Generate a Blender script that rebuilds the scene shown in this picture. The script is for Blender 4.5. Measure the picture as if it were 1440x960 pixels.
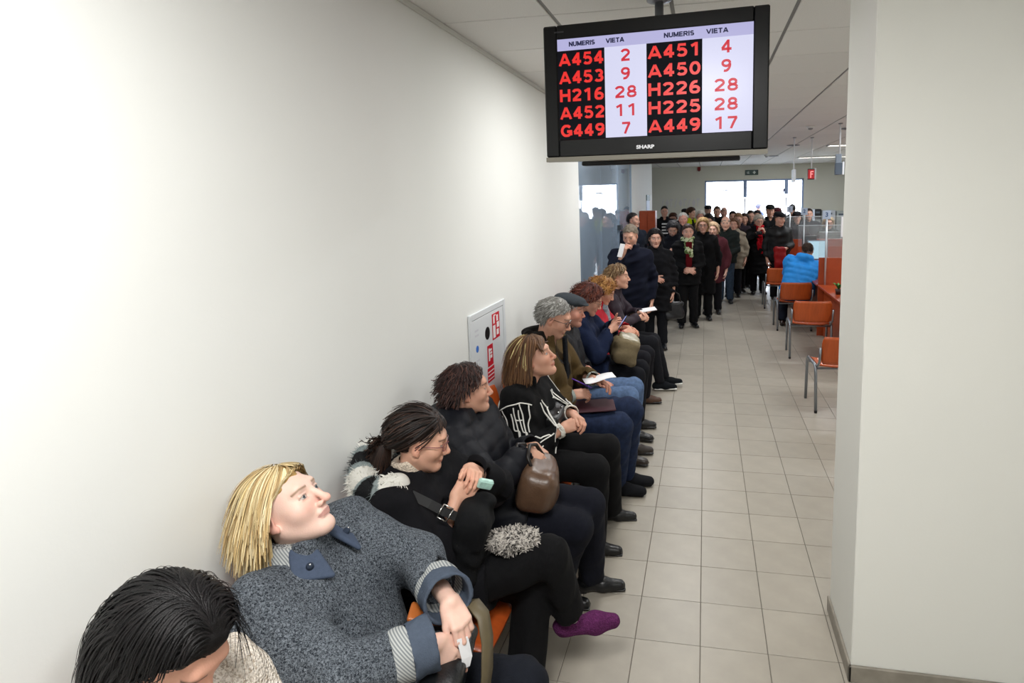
import bpy, math, random
import numpy as np
from mathutils import Matrix, Vector
from mathutils.bvhtree import BVHTree

for o in list(bpy.data.objects):
    bpy.data.objects.remove(o)
scene = bpy.context.scene
COL = scene.collection
PI = math.pi

# ------------------------------------------------------------------ camera
cam_d = bpy.data.cameras.new('camera')
cam = bpy.data.objects.new('camera', cam_d)
COL.objects.link(cam)
scene.camera = cam
cam_d.sensor_width = 36.0
cam_d.lens = 829.234 / 1440 * 36
cam_d.shift_x = (720 - 833.95) / 1440
cam_d.shift_y = (388.23 - 480) / 1440
cam_d.clip_start = 0.05
_p, _y, _r = math.radians(7.4796), math.radians(-10.852), math.radians(-1.192)
_fw = Vector((math.sin(_y) * math.cos(_p), math.cos(_y) * math.cos(_p), -math.sin(_p)))
_rt = Vector((math.cos(_y), -math.sin(_y), 0))
_up = _rt.cross(_fw)
_R = _rt * math.cos(_r) + _up * math.sin(_r)
_U = -_rt * math.sin(_r) + _up * math.cos(_r)
_m = Matrix((_R, _U, -_fw)).transposed().to_4x4()
_m.translation = Vector((1.40, 0.0, 2.043))
cam.matrix_world = _m

# ------------------------------------------------------------------ world, exposure
world = bpy.data.worlds.new('overcast_sky')
scene.world = world
world.use_nodes = True
_bg = world.node_tree.nodes['Background']
_bg.inputs[0].default_value = (0.80, 0.88, 1.0, 1)
_bg.inputs[1].default_value = 10.0
vs = scene.view_settings
vs.view_transform = 'Standard'
vs.look = 'None'
vs.exposure = 0.0
vs.gamma = 1.0
vs.use_curve_mapping = False

# ------------------------------------------------------------------ ceiling panel lights (the luminaires themselves are built below)
LIGHTS = [  # x, y, size x, size y, power, colour
    (1.00, 0.35, 0.60, 0.60, 50, (1.0, 0.998, 0.985)),  # unseen lamp, added to brighten the near end of the left wall
    (2.10, 0.35, 0.60, 0.60, 26, (1.0, 0.998, 0.985)),  # second panel out of view, added as more light near the camera
    (1.17, 4.05, 0.60, 0.60, 30, (1.0, 0.998, 0.985)),
    (1.17, 6.65, 0.60, 0.60, 26, (0.98, 0.99, 1.0)),  # added out of sight behind the screen to lift the farther wall
    (1.17, 9.85, 0.60, 0.60, 30, (0.96, 0.98, 1.0)),  # continues the added hidden row, brightens the wall further along
    (4.35, 5.00, 1.20, 0.30, 42, (0.93, 0.97, 1.0)),
    (4.35, 8.30, 1.20, 0.30, 46, (0.93, 0.97, 1.0)),
    (4.35, 12.45, 1.20, 0.30, 60, (0.93, 0.97, 1.0)),
    (4.35, 16.20, 1.20, 0.30, 60, (0.93, 0.97, 1.0)),
    (-1.60, 9.00, 1.20, 0.30, 40, (0.85, 0.93, 1.0)),  # added lamp, gives the partition glass a glow from behind
]
CEIL = 2.995
for (x, y, sx, sy, pw, c) in LIGHTS:
    ld = bpy.data.lights.new('panel_light', 'AREA')
    ld.shape = 'RECTANGLE'; ld.size = sx * .96; ld.size_y = sy * .96
    ld.energy = pw; ld.color = c
    lo = bpy.data.objects.new('panel_light', ld)
    lo.location = (x, y, CEIL - 0.030)
    COL.objects.link(lo)
# ================================================================== helpers
def V(*a): return np.array(a, float)
def nrm(v):
    v = np.asarray(v, float); return v / (np.linalg.norm(v) + 1e-12)
def lin(h):
    """hex sRGB -> linear rgb"""
    h = h.lstrip('#'); c = np.array([int(h[i:i + 2], 16) / 255 for i in (0, 2, 4)])
    return np.where(c <= .04045, c / 12.92, ((c + .055) / 1.055) ** 2.4)
def rot(yaw=0, pitch=0, roll=0):
    """degrees; yaw left, pitch up, roll to the left shoulder negative; columns = fwd, left, up"""
    a, b, c = [math.radians(t) for t in (yaw, pitch, roll)]
    Rz = np.array([[math.cos(a), -math.sin(a), 0], [math.sin(a), math.cos(a), 0], [0, 0, 1]])
    Ry = np.array([[math.cos(b), 0, -math.sin(b)], [0, 1, 0], [math.sin(b), 0, math.cos(b)]])
    Rx = np.array([[1, 0, 0], [0, math.cos(c), -math.sin(c)], [0, math.sin(c), math.cos(c)]])
    return Rz @ Ry @ Rx
def frame(x, z):
    """frame with x along x and z as near as possible to z"""
    x = nrm(x); y = nrm(np.cross(z, x)); return np.stack([x, y, np.cross(x, y)], 1)

# ------------------------------------------------------------------ objects
def tag(o, label=None, cat=None, group=None, kind=None):
    if label: o['label'] = label
    if cat: o['category'] = cat
    if group: o['group'] = group
    if kind: o['kind'] = kind
    return o
def empty(name, loc=(0, 0, 0), rz=0.0, label=None, cat=None, group=None):
    o = bpy.data.objects.new(name, None); COL.objects.link(o)
    o.location = loc; o.rotation_euler = (0, 0, rz); o.empty_display_size = .1
    return tag(o, label, cat, group)
def mesh_obj(name, verts, faces, mat, parent=None, col=None, smooth=True, loc=None, rz=0.0):
    """faces: (n,4) or (n,3) array, or list of lists"""
    me = bpy.data.meshes.new(name)
    verts = np.asarray(verts, np.float32)
    if isinstance(faces, np.ndarray):
        n, k = faces.shape
        me.vertices.add(len(verts)); me.vertices.foreach_set('co', verts.ravel())
        me.loops.add(n * k); me.loops.foreach_set('vertex_index', faces.astype(np.int32).ravel())
        me.polygons.add(n); me.polygons.foreach_set('loop_start', np.arange(0, n * k, k, dtype=np.int32))
        me.update(calc_edges=True)
    else:
        me.from_pydata([tuple(map(float, v)) for v in verts], [], [list(map(int, f)) for f in faces]); me.update()
    me.polygons.foreach_set('use_smooth', np.full(len(me.polygons), smooth, bool))
    if col is not None:
        at = me.color_attributes.new('Col', 'FLOAT_COLOR', 'POINT')
        c = np.ones((len(verts), 4), np.float32); c[:, :3] = col
        at.data.foreach_set('color', c.ravel())
    me.materials.append(mat)
    o = bpy.data.objects.new(name, me); COL.objects.link(o)
    if parent: o.parent = parent
    if loc is not None: o.location = loc
    if rz: o.rotation_euler = (0, 0, rz)
    return o

class MB:
    """collects plain shapes into one mesh"""
    def __init__(s): s.v = []; s.f = []
    def _add(s, v, f):
        n = len(s.v); s.v += [tuple(map(float, p)) for p in v]; s.f += [[i + n for i in q] for q in f]; return s
    def box(s, a, b, bev=0.0, M=None):
        a = np.array(a, float); b = np.array(b, float)
        lo = np.minimum(a, b); hi = np.maximum(a, b)
        if bev <= 0:
            v = [(x, y, z) for x in (lo[0], hi[0]) for y in (lo[1], hi[1]) for z in (lo[2], hi[2])]
            f = [(0, 1, 3, 2), (4, 6, 7, 5), (0, 4, 5, 1), (2, 3, 7, 6), (0, 2, 6, 4), (1, 5, 7, 3)]
        else:
            c = (lo + hi) / 2; h = (hi - lo) / 2; bv = min(bev, .49 * min(h * 2)); v = []
            idx = {}
            for sx in (-1, 1):
                for sy in (-1, 1):
                    for sz in (-1, 1):
                        for ax in range(3):
                            p = [sx * (h[0] - bv), sy * (h[1] - bv), sz * (h[2] - bv)]
                            p[ax] = (sx, sy, sz)[ax] * h[ax]
                            idx[sx, sy, sz, ax] = len(v); v.append(c + np.array(p))
            f = []
            for ax in range(3):
                o1, o2 = [(1, 2), (2, 0), (0, 1)][ax]
                for sg in (-1, 1):
                    q = []
                    for (p1, p2) in ((-1, -1), (1, -1), (1, 1), (-1, 1)):
                        k = [0, 0, 0]; k[ax] = sg; k[o1] = p1; k[o2] = p2; q.append(idx[k[0], k[1], k[2], ax])
                    f.append(q if sg > 0 else q[::-1])
            for ax in range(3):
                o1, o2 = [(1, 2), (2, 0), (0, 1)][ax]
                for p1 in (-1, 1):
                    for p2 in (-1, 1):
                        def I(sa, w):
                            k = [0, 0, 0]; k[ax] = sa; k[o1] = p1; k[o2] = p2; return idx[k[0], k[1], k[2], w]
                        q = [I(-1, o1), I(1, o1), I(1, o2), I(-1, o2)]
                        f.append(q if p1 * p2 < 0 else q[::-1])
            for sx in (-1, 1):
                for sy in (-1, 1):
                    for sz in (-1, 1):
                        q = [idx[sx, sy, sz, a] for a in range(3)]
                        f.append(q if sx * sy * sz > 0 else q[::-1])
        if M is not None: v = [np.asarray(M)[:3, :3] @ np.array(p) + np.asarray(M)[:3, 3] for p in v]
        return s._add(v, f)
    def tube(s, pts, r, n=10, caps=True):
        pts = [np.array(p, float) for p in pts]; m = len(pts)
        rr = [r] * m if np.isscalar(r) else list(r)
        t0 = nrm(pts[1] - pts[0]); u = nrm(np.cross(t0, (0, 0, 1) if abs(t0[2]) < .9 else (1, 0, 0)))
        v = []; f = []
        for i in range(m):
            t = nrm(pts[min(i + 1, m - 1)] - pts[max(i - 1, 0)])
            u = nrm(u - t * (u @ t)); w = np.cross(t, u)
            for k in range(n):
                a = 2 * PI * k / n; v.append(pts[i] + (u * math.cos(a) + w * math.sin(a)) * rr[i])
        for i in range(m - 1):
            for k in range(n):
                a, b = i * n + k, i * n + (k + 1) % n; f.append((a, b, b + n, a + n))
        if caps: f.append(tuple(range(n))[::-1]); f.append(tuple(range((m - 1) * n, m * n)))
        return s._add(v, f)
    def lathe(s, prof, c=(0, 0, 0), n=24):
        v = []; f = []; c = np.array(c, float)
        for (r, z) in prof:
            for k in range(n):
                a = 2 * PI * k / n; v.append(c + (r * math.cos(a), r * math.sin(a), z))
        for i in range(len(prof) - 1):
            for k in range(n):
                a, b = i * n + k, i * n + (k + 1) % n; f.append((a, b, b + n, a + n))
        f.append(tuple(range(n))[::-1]); f.append(tuple(range((len(prof) - 1) * n, len(prof) * n)))
        return s._add(v, f)
    def prism(s, poly, fn0, fn1):
        """poly: 2D points; fn0/fn1 map a 2D point to 3D for the two faces"""
        n = len(poly); v = [fn0(p) for p in poly] + [fn1(p) for p in poly]
        f = [tuple(range(n))[::-1], tuple(range(n, 2 * n))] + [(i, (i + 1) % n, n + (i + 1) % n, n + i) for i in range(n)]
        return s._add(v, f)
    def sheet(s, P, Q):
        """grid of points P[i][j] and its back Q"""
        m, n = len(P), len(P[0]); v = [p for r in P for p in r] + [p for r in Q for p in r]; k = m * n; f = []
        for i in range(m - 1):
            for j in range(n - 1):
                a = i * n + j; f.append((a, a + 1, a + n + 1, a + n)); f.append((k + a, k + a + n, k + a + n + 1, k + a + 1))
        for j in range(n - 1):
            f.append((j, k + j, k + j + 1, j + 1)); a = (m - 1) * n + j; f.append((a, a + 1, k + a + 1, k + a))
        for i in range(m - 1):
            a = i * n; f.append((a, a + n, k + a + n, k + a)); a = i * n + n - 1; f.append((a, k + a, k + a + n, a + n))
        return s._add(v, f)
    def build(s, name, mat, parent=None, smooth=False, loc=None, rz=0.0):
        return mesh_obj(name, s.v, s.f, mat, parent, None, smooth, loc, rz)
def rrect(x0, x1, y0, y1, r, n=5):
    out = []
    for (cx, cy, a0) in ((x1 - r, y1 - r, 0), (x0 + r, y1 - r, 90), (x0 + r, y0 + r, 180), (x1 - r, y0 + r, 270)):
        for k in range(n + 1):
            a = math.radians(a0 + 90 * k / n); out.append((cx + r * math.cos(a), cy + r * math.sin(a)))
    return out
def copy_tree(o, parent=None):
    c = o.copy(); COL.objects.link(c)
    if parent: c.parent = parent
    for ch in list(o.children): copy_tree(ch, c)
    return c

# ------------------------------------------------------------------ materials
MATS = {}
def mat(name, base='#808080', rough=.6, spec=.4, metal=0.0, attr=False, noise=None, bump=None, vor=None, emit=None, sheen=0.0,
        aniso=False, trans=None, coat=0.0):
    """noise=(scale, amount) colour variation; bump=(scale, strength, detail); vor=(scale, strength)"""
    if name in MATS: return MATS[name]
    m = bpy.data.materials.new(name); m.use_nodes = True
    nt = m.node_tree; N = nt.nodes; L = nt.links; b = N['Principled BSDF']
    c = tuple(lin(base)) + (1,) if isinstance(base, str) else tuple(base) + (1,)
    b.inputs['Base Color'].default_value = c
    b.inputs['Roughness'].default_value = rough
    b.inputs['Specular IOR Level'].default_value = spec
    b.inputs['Metallic'].default_value = metal
    if sheen: b.inputs['Sheen Weight'].default_value = sheen
    if coat: b.inputs['Coat Weight'].default_value = coat
    tc = N.new('ShaderNodeTexCoord'); src = None
    if attr:
        a = N.new('ShaderNodeVertexColor'); a.layer_name = 'Col'; src = a.outputs['Color']
    if noise:
        nz = N.new('ShaderNodeTexNoise'); nz.inputs['Scale'].default_value = noise[0]; nz.inputs['Detail'].default_value = 4
        L.new(tc.outputs['Object'], nz.inputs['Vector'])
        mr = N.new('ShaderNodeMapRange'); mr.inputs['From Min'].default_value = .3; mr.inputs['From Max'].default_value = .7
        mr.inputs['To Min'].default_value = 1 - noise[1]; mr.inputs['To Max'].default_value = 1 + noise[1]
        L.new(nz.outputs['Fac'], mr.inputs['Value'])
        mx = N.new('ShaderNodeMix'); mx.data_type = 'RGBA'; mx.blend_type = 'MULTIPLY'; mx.inputs['Factor'].default_value = 1
        if src: L.new(src, mx.inputs[6])
        else: mx.inputs[6].default_value = c
        L.new(mr.outputs['Result'], mx.inputs[7]); src = mx.outputs[2]
    if src: L.new(src, b.inputs['Base Color'])
    h = None
    if bump:
        nb = N.new('ShaderNodeTexNoise'); nb.inputs['Scale'].default_value = bump[0]; nb.inputs['Detail'].default_value = bump[2] if len(bump) > 2 else 3
        L.new(tc.outputs['Object'], nb.inputs['Vector'])
        bp = N.new('ShaderNodeBump'); bp.inputs['Strength'].default_value = bump[1]; bp.inputs['Distance'].default_value = .004
        L.new(nb.outputs['Fac'], bp.inputs['Height']); h = bp.outputs['Normal']
    if vor:
        vb = N.new('ShaderNodeTexVoronoi'); vb.inputs['Scale'].default_value = vor[0]
        L.new(tc.outputs['Object'], vb.inputs['Vector'])
        bp2 = N.new('ShaderNodeBump'); bp2.inputs['Strength'].default_value = vor[1]; bp2.inputs['Distance'].default_value = .006
        bp2.invert = True
        L.new(vb.outputs['Distance'], bp2.inputs['Height'])
        if h: L.new(h, bp2.inputs['Normal'])
        h = bp2.outputs['Normal']
    if h: L.new(h, b.inputs['Normal'])
    if emit:
        b.inputs['Emission Color'].default_value = tuple(lin(emit[0])) + (1,); b.inputs['Emission Strength'].default_value = emit[1]
    if trans:
        b.inputs['Transmission Weight'].default_value = trans; b.inputs['IOR'].default_value = 1.45
    MATS[name] = m; return m
def speckle(name, dark, light, scale, rough=.95, bump=.9, bias=.5, vor=None):
    """two-tone fibre fabric"""
    m = bpy.data.materials.new(name); m.use_nodes = True
    nt = m.node_tree; N = nt.nodes; L = nt.links; b = N['Principled BSDF']
    b.inputs['Roughness'].default_value = rough; b.inputs['Specular IOR Level'].default_value = .15
    tc = N.new('ShaderNodeTexCoord'); nz = N.new('ShaderNodeTexNoise')
    nz.inputs['Scale'].default_value = scale; nz.inputs['Detail'].default_value = 3; nz.inputs['Distortion'].default_value = 1.2
    L.new(tc.outputs['Object'], nz.inputs['Vector'])
    cr = N.new('ShaderNodeValToRGB'); cr.color_ramp.elements[0].position = bias - .12; cr.color_ramp.elements[1].position = bias + .14
    cr.color_ramp.elements[0].color = tuple(lin(dark)) + (1,); cr.color_ramp.elements[1].color = tuple(lin(light)) + (1,)
    L.new(nz.outputs['Fac'], cr.inputs['Fac']); L.new(cr.outputs['Color'], b.inputs['Base Color'])
    src = nz.outputs['Fac']
    if vor:
        vb = N.new('ShaderNodeTexVoronoi'); vb.inputs['Scale'].default_value = vor; L.new(tc.outputs['Object'], vb.inputs['Vector']); src = vb.outputs['Distance']
    bp = N.new('ShaderNodeBump'); bp.inputs['Strength'].default_value = bump; bp.inputs['Distance'].default_value = .006
    if vor: bp.invert = True
    L.new(src, bp.inputs['Height']); L.new(bp.outputs['Normal'], b.inputs['Normal'])
    MATS[name] = m; return m
def glass(name, tint, alpha=.25, rough=.03):
    """thin pane: mostly see-through, mirror-like at grazing angles"""
    m = bpy.data.materials.new(name); m.use_nodes = True
    nt = m.node_tree; N = nt.nodes; L = nt.links
    for n in list(N): N.remove(n)
    out = N.new('ShaderNodeOutputMaterial'); tr = N.new('ShaderNodeBsdfTransparent'); gl = N.new('ShaderNodeBsdfGlossy'); df = N.new('ShaderNodeBsdfDiffuse')
    tr.inputs[0].default_value = (1, 1, 1, 1); gl.inputs['Roughness'].default_value = rough; df.inputs[0].default_value = tuple(lin(tint)) + (1,)
    fr = N.new('ShaderNodeFresnel'); fr.inputs['IOR'].default_value = 1.5
    m1 = N.new('ShaderNodeMixShader'); m2 = N.new('ShaderNodeMixShader'); m1.inputs[0].default_value = alpha
    L.new(tr.outputs[0], m1.inputs[1]); L.new(df.outputs[0], m1.inputs[2])
    L.new(fr.outputs[0], m2.inputs[0]); L.new(m1.outputs[0], m2.inputs[1]); L.new(gl.outputs[0], m2.inputs[2]); L.new(m2.outputs[0], out.inputs[0])
    MATS[name] = m; return m
def text_mesh(name, s, size, mat_, parent, M, bold=.0, sx=1.0, align='CENTER', depth=.0006):
    """flat lettering as a thin mesh; M (4x4) puts its x/y plane in place"""
    cu = bpy.data.curves.new(name, 'FONT'); cu.body = s; cu.size = size; cu.align_x = align; cu.align_y = 'CENTER'
    cu.offset = bold; cu.extrude = depth; cu.resolution_u = 3
    to = bpy.data.objects.new(name, cu); COL.objects.link(to)
    dg = bpy.context.evaluated_depsgraph_get(); me = bpy.data.meshes.new_from_object(to.evaluated_get(dg))
    bpy.data.objects.remove(to)
    me.transform(Matrix.Diagonal((sx, 1, 1, 1))); me.transform(M)
    me.materials.clear(); me.materials.append(mat_)
    o = bpy.data.objects.new(name, me); COL.objects.link(o)
    if parent: o.parent = parent
    return o

# ------------------------------------------------------------------ smooth solid modelling on a grid
class SDF:
    def __init__(s): s.ops = []
    def cone(s, a, b, ra, rb=None, k=.02, op='u', fl=None, cap=False):
        """tapered capsule; fl=(axis, factor) squashes its section along axis"""
        s.ops.append(('c', op, k, np.array(a, float), np.array(b, float), ra, ra if rb is None else rb, fl, cap)); return s
    def ell(s, c, r, R=None, k=.02, op='u'):
        s.ops.append(('e', op, k, np.array(c, float), np.array(r, float) * np.ones(3), R)); return s
    def box(s, c, h, R=None, rnd=.01, k=.005, op='u'):
        s.ops.append(('b', op, k, np.array(c, float), np.array(h, float), R, rnd)); return s
    def path(s, pts, r, k=.02, op='u'):
        rr = [r] * len(pts) if np.isscalar(r) else r
        for i in range(len(pts) - 1): s.cone(pts[i], pts[i + 1], rr[i], rr[i + 1], k, op)
        return s
    def cut(s, p, n, rad):
        s.ops.append(('p', 'x', 0, np.array(p, float), nrm(n), rad)); return s
    def bounds(s):
        lo = np.full(3, 1e9); hi = -lo
        for o in s.ops:
            if o[1] != 'u': continue
            a, b = s._bb(o); lo = np.minimum(lo, a); hi = np.maximum(hi, b)
        return lo, hi
    def _bb(s, o):
        if o[0] == 'c': r = max(o[5], o[6]); return np.minimum(o[3], o[4]) - r, np.maximum(o[3], o[4]) + r
        if o[0] == 'e': r = o[4].max() if o[5] is not None else o[4]; return o[3] - r, o[3] + r
        if o[0] == 'b': r = np.linalg.norm(o[4]) if o[5] is not None else o[4]; return o[3] - r, o[3] + r
        return o[3] - o[5], o[3] + o[5]
    def grid(s, h, lo=None, hi=None):
        a, b = s.bounds()
        if lo is not None: a = np.maximum(a, lo); 
        if hi is not None: b = np.minimum(b, hi)
        org = a - 2.5 * h; n = np.ceil((b + 2.5 * h - org) / h).astype(int) + 1
        ax = [(org[i] + h * np.arange(n[i])).astype(np.float32) for i in range(3)]
        D = np.full(n, 1.0, np.float32)
        for o in s.ops:
            k = max(o[2], 1e-4); a, b = s._bb(o); mg = k + 2 * h
            i0 = np.maximum(np.floor((a - mg - org) / h).astype(int), 0); i1 = np.minimum(np.ceil((b + mg - org) / h).astype(int) + 1, n)
            if (i1 <= i0).any(): continue
            sl = tuple(slice(i0[i], i1[i]) for i in range(3))
            X, Y, Z = np.meshgrid(*[ax[i][sl[i]] for i in range(3)], indexing='ij', sparse=True)
            if o[0] == 'c':
                A, B = o[3], o[4]; ba = B - A; L2 = ba @ ba + 1e-9
                dx, dy, dz = X - A[0], Y - A[1], Z - A[2]
                t = np.clip((dx * ba[0] + dy * ba[1] + dz * ba[2]) / L2, 0, 1)
                qx, qy, qz = dx - t * ba[0], dy - t * ba[1], dz - t * ba[2]
                if o[7] is not None:
                    w, fa = o[7]; w = nrm(w); e = (qx * w[0] + qy * w[1] + qz * w[2]) * (fa - 1)
                    qx, qy, qz = qx + e * w[0], qy + e * w[1], qz + e * w[2]
                d = np.sqrt(qx * qx + qy * qy + qz * qz) - (o[5] + (o[6] - o[5]) * t)
                if o[7] is not None: d = d / max(1, o[7][1] ** .5)
                if o[8]: d = np.maximum(d, ((dx * ba[0] + dy * ba[1] + dz * ba[2]) / L2 - 1) * L2 ** .5)      # flat far end
            elif o[0] in 'eb':
                dx, dy, dz = X - o[3][0], Y - o[3][1], Z - o[3][2]
                R = o[5]
                if R is not None: dx, dy, dz = [dx * R[0, i] + dy * R[1, i] + dz * R[2, i] for i in range(3)]
                if o[0] == 'e':
                    r = o[4]; k0 = np.sqrt((dx / r[0]) ** 2 + (dy / r[1]) ** 2 + (dz / r[2]) ** 2)
                    k1 = np.sqrt((dx / r[0] ** 2) ** 2 + (dy / r[1] ** 2) ** 2 + (dz / r[2] ** 2) ** 2)
                    d = k0 * (k0 - 1) / (k1 + 1e-6); d = np.where(k0 < .05, -r.min(), d)
                else:
                    q = [np.abs(c) - (o[4][i] - o[6]) for i, c in enumerate((dx, dy, dz))]
                    d = np.sqrt(sum(np.maximum(c, 0) ** 2 for c in q)) + np.minimum(np.maximum(np.maximum(q[0], q[1]), q[2]), 0) - o[6]
            else:
                dx, dy, dz = X - o[3][0], Y - o[3][1], Z - o[3][2]
                pl = dx * o[4][0] + dy * o[4][1] + dz * o[4][2]
                ins = dx * dx + dy * dy + dz * dz < o[5] ** 2
                D[sl] = np.where(ins, np.maximum(D[sl], pl), D[sl]); continue
            if o[1] == 'u':
                a_ = D[sl]; hh = np.maximum(k - np.abs(a_ - d), 0) / k; D[sl] = np.minimum(a_, d) - hh * hh * k * .25
            else:
                a_ = D[sl]; d = -d; hh = np.maximum(k - np.abs(a_ - d), 0) / k; D[sl] = np.maximum(a_, d) + hh * hh * k * .25
        return D, org, ax
    def mesh(s, h, disp=None, lo=None, hi=None, smooth=1):
        D, org, ax = s.grid(h, lo, hi)
        if disp is not None:
            I = np.nonzero(np.abs(D) < .03); P = np.stack([ax[i][I[i]] for i in range(3)], 1)
            D[I] += disp(P).astype(np.float32)
        D[0] = D[-1] = 1; D[:, 0] = D[:, -1] = 1; D[:, :, 0] = D[:, :, -1] = 1
        v, q = surf_nets(D, org, h)
        for _ in range(smooth): v = relax(v, q)
        return v, q
def surf_nets(D, org, h):
    S = D < 0; n = np.array(D.shape)
    cnt = np.zeros(n - 1, np.int8)
    for i in (0, 1):
        for j in (0, 1):
            for k in (0, 1): cnt += S[i:n[0] - 1 + i, j:n[1] - 1 + j, k:n[2] - 1 + k]
    act = (cnt > 0) & (cnt < 8); cells = np.argwhere(act)
    idx = np.full(act.shape, -1, np.int32); idx[act] = np.arange(len(cells))
    pos = np.zeros((len(cells), 3)); m = np.zeros(len(cells))
    cr = [(i, j, k) for i in (0, 1) for j in (0, 1) for k in (0, 1)]
    val = {c: D[cells[:, 0] + c[0], cells[:, 1] + c[1], cells[:, 2] + c[2]] for c in cr}
    for c in cr:
        for a in range(3):
            if c[a]: continue
            e = list(c); e[a] = 1; e = tuple(e); d0, d1 = val[c], val[e]
            on = (d0 < 0) != (d1 < 0); t = np.where(on, d0 / np.where(on, d0 - d1, 1), 0)
            p = np.tile(np.array(c, float), (len(cells), 1)); p[:, a] += t
            pos += p * on[:, None]; m += on
    V_ = org + h * (cells + pos / m[:, None])
    Q = []
    for a in range(3):
        b, c = (a + 1) % 3, (a + 2) % 3
        s0 = [slice(None)] * 3; s1 = [slice(None)] * 3; s0[a] = slice(0, -1); s1[a] = slice(1, None)
        A, B = S[tuple(s0)], S[tuple(s1)]; E = np.argwhere(A != B)
        E = E[(E[:, b] > 0) & (E[:, c] > 0) & (E[:, b] < n[b] - 1) & (E[:, c] < n[c] - 1)]
        fl = A[E[:, 0], E[:, 1], E[:, 2]]
        def g(ob, oc):
            X = E.copy(); X[:, b] += ob; X[:, c] += oc; return idx[X[:, 0], X[:, 1], X[:, 2]]
        q = np.stack([g(-1, -1), g(0, -1), g(0, 0), g(-1, 0)], 1)
        q[~fl] = q[~fl][:, ::-1]; Q.append(q)
    Q = np.concatenate(Q); Q = Q[(Q >= 0).all(1)]
    return V_, Q
def relax(v, q, f=.5):
    e = np.concatenate([q[:, [0, 1]], q[:, [1, 2]], q[:, [2, 3]], q[:, [3, 0]]])
    s = np.zeros_like(v); c = np.zeros(len(v))
    for k in range(3): s[:, k] = np.bincount(e[:, 0], v[e[:, 1], k], len(v)) + np.bincount(e[:, 1], v[e[:, 0], k], len(v))
    c = np.bincount(e[:, 0], minlength=len(v)) + np.bincount(e[:, 1], minlength=len(v))
    return v * (1 - f) + f * s / np.maximum(c, 1)[:, None]
def folds(seed, amp, freq, n=6, stretch=(1, 1, 1)):
    rg = np.random.RandomState(seed); K = rg.normal(size=(n, 3)) * np.array(stretch) * freq; ph = rg.rand(n) * 6.28
    def f(P):
        d = np.zeros(len(P))
        for i in range(n): d += np.sin(P @ K[i] + ph[i] + 1.5 * np.sin(P @ K[(i + 1) % n] * .6))
        return d * amp / n ** .5
    return f
def merge(parts):
    """parts: list of (verts, quads[, col])"""
    vs_, fs, cs = [], [], []; n = 0
    for p in parts:
        vs_.append(p[0]); fs.append(np.asarray(p[1]) + n); n += len(p[0])
        if len(p) > 2: cs.append(np.broadcast_to(p[2], (len(p[0]), 3)))
    return np.concatenate(vs_), np.concatenate(fs), (np.concatenate(cs) if cs else None)
def ribbons(paths, widths, normals, cols=None, curve=.25):
    """paths: (n,m,3) ; widths (n,m); normals (n,m,3): thin raised strips, 3 points across"""
    P = np.asarray(paths, float); n, m, _ = P.shape
    T = np.gradient(P, axis=1); T /= np.linalg.norm(T, axis=2, keepdims=True) + 1e-9
    S = np.cross(T, normals); S /= np.linalg.norm(S, axis=2, keepdims=True) + 1e-9
    W = np.asarray(widths)[..., None]; Nn = np.asarray(normals)
    v = np.stack([P - S * W, P + Nn * W * curve * 2, P + S * W], 2)  # n,m,3,3
    base = (np.arange(n) * m * 3)[:, None, None] + (np.arange(m - 1) * 3)[None, :, None] + np.arange(2)[None, None, :]
    q = np.stack([base, base + 1, base + 4, base + 3], -1).reshape(-1, 4)
    c = None
    if cols is not None: c = np.repeat(np.asarray(cols), m * 3, 0)
    return (v.reshape(-1, 3), q, c) if c is not None else (v.reshape(-1, 3), q)
def two_bone(a, b, l1, l2, pole):
    a, b = np.asarray(a, float), np.asarray(b, float); d = b - a; L = np.linalg.norm(d); u = d / (L + 1e-9)
    L_ = min(L, (l1 + l2) * .999); x = (l1 * l1 - l2 * l2 + L_ * L_) / (2 * L_); y = math.sqrt(max(l1 * l1 - x * x, 1e-6))
    w = np.asarray(pole, float); w = nrm(w - u * (w @ u))
    return a + u * x + w * y
# ================================================================== people
M_SKIN = mat('skin', attr=True, rough=.5, spec=.35, bump=(260, .12, 2))
M_SKIN.node_tree.nodes['Principled BSDF'].inputs['Subsurface Weight'].default_value = .12
M_SKIN.node_tree.nodes['Principled BSDF'].inputs['Subsurface Radius'].default_value = (.01, .004, .002)
M_HAIR = mat('hair_strands', attr=True, rough=.5, spec=.25, bump=(400, .3, 2))
M_CLOTH = mat('wool_cloth', attr=True, rough=.9, spec=.2, noise=(60, .12), bump=(220, .35, 4))
M_NYLON = mat('padded_nylon', attr=True, rough=.62, spec=.25, noise=(30, .06), bump=(70, .2, 3))
M_DENIM = mat('denim_cloth', attr=True, rough=.85, spec=.2, noise=(35, .25), bump=(300, .4, 3))
M_LEATH = mat('leather', attr=True, rough=.32, spec=.5, noise=(25, .15), bump=(140, .25, 4))
M_KNIT = mat('knit_cloth', attr=True, rough=.95, spec=.1, noise=(120, .25), vor=(170, .7))
M_METAL = mat('polished_metal', '#c9c9c6', .25, metal=1.0)
M_FRAME = mat('spectacle_frame', '#3a3436', .3)
M_LENS = glass('spectacle_lens', '#cfd8dc', .03)

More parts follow.
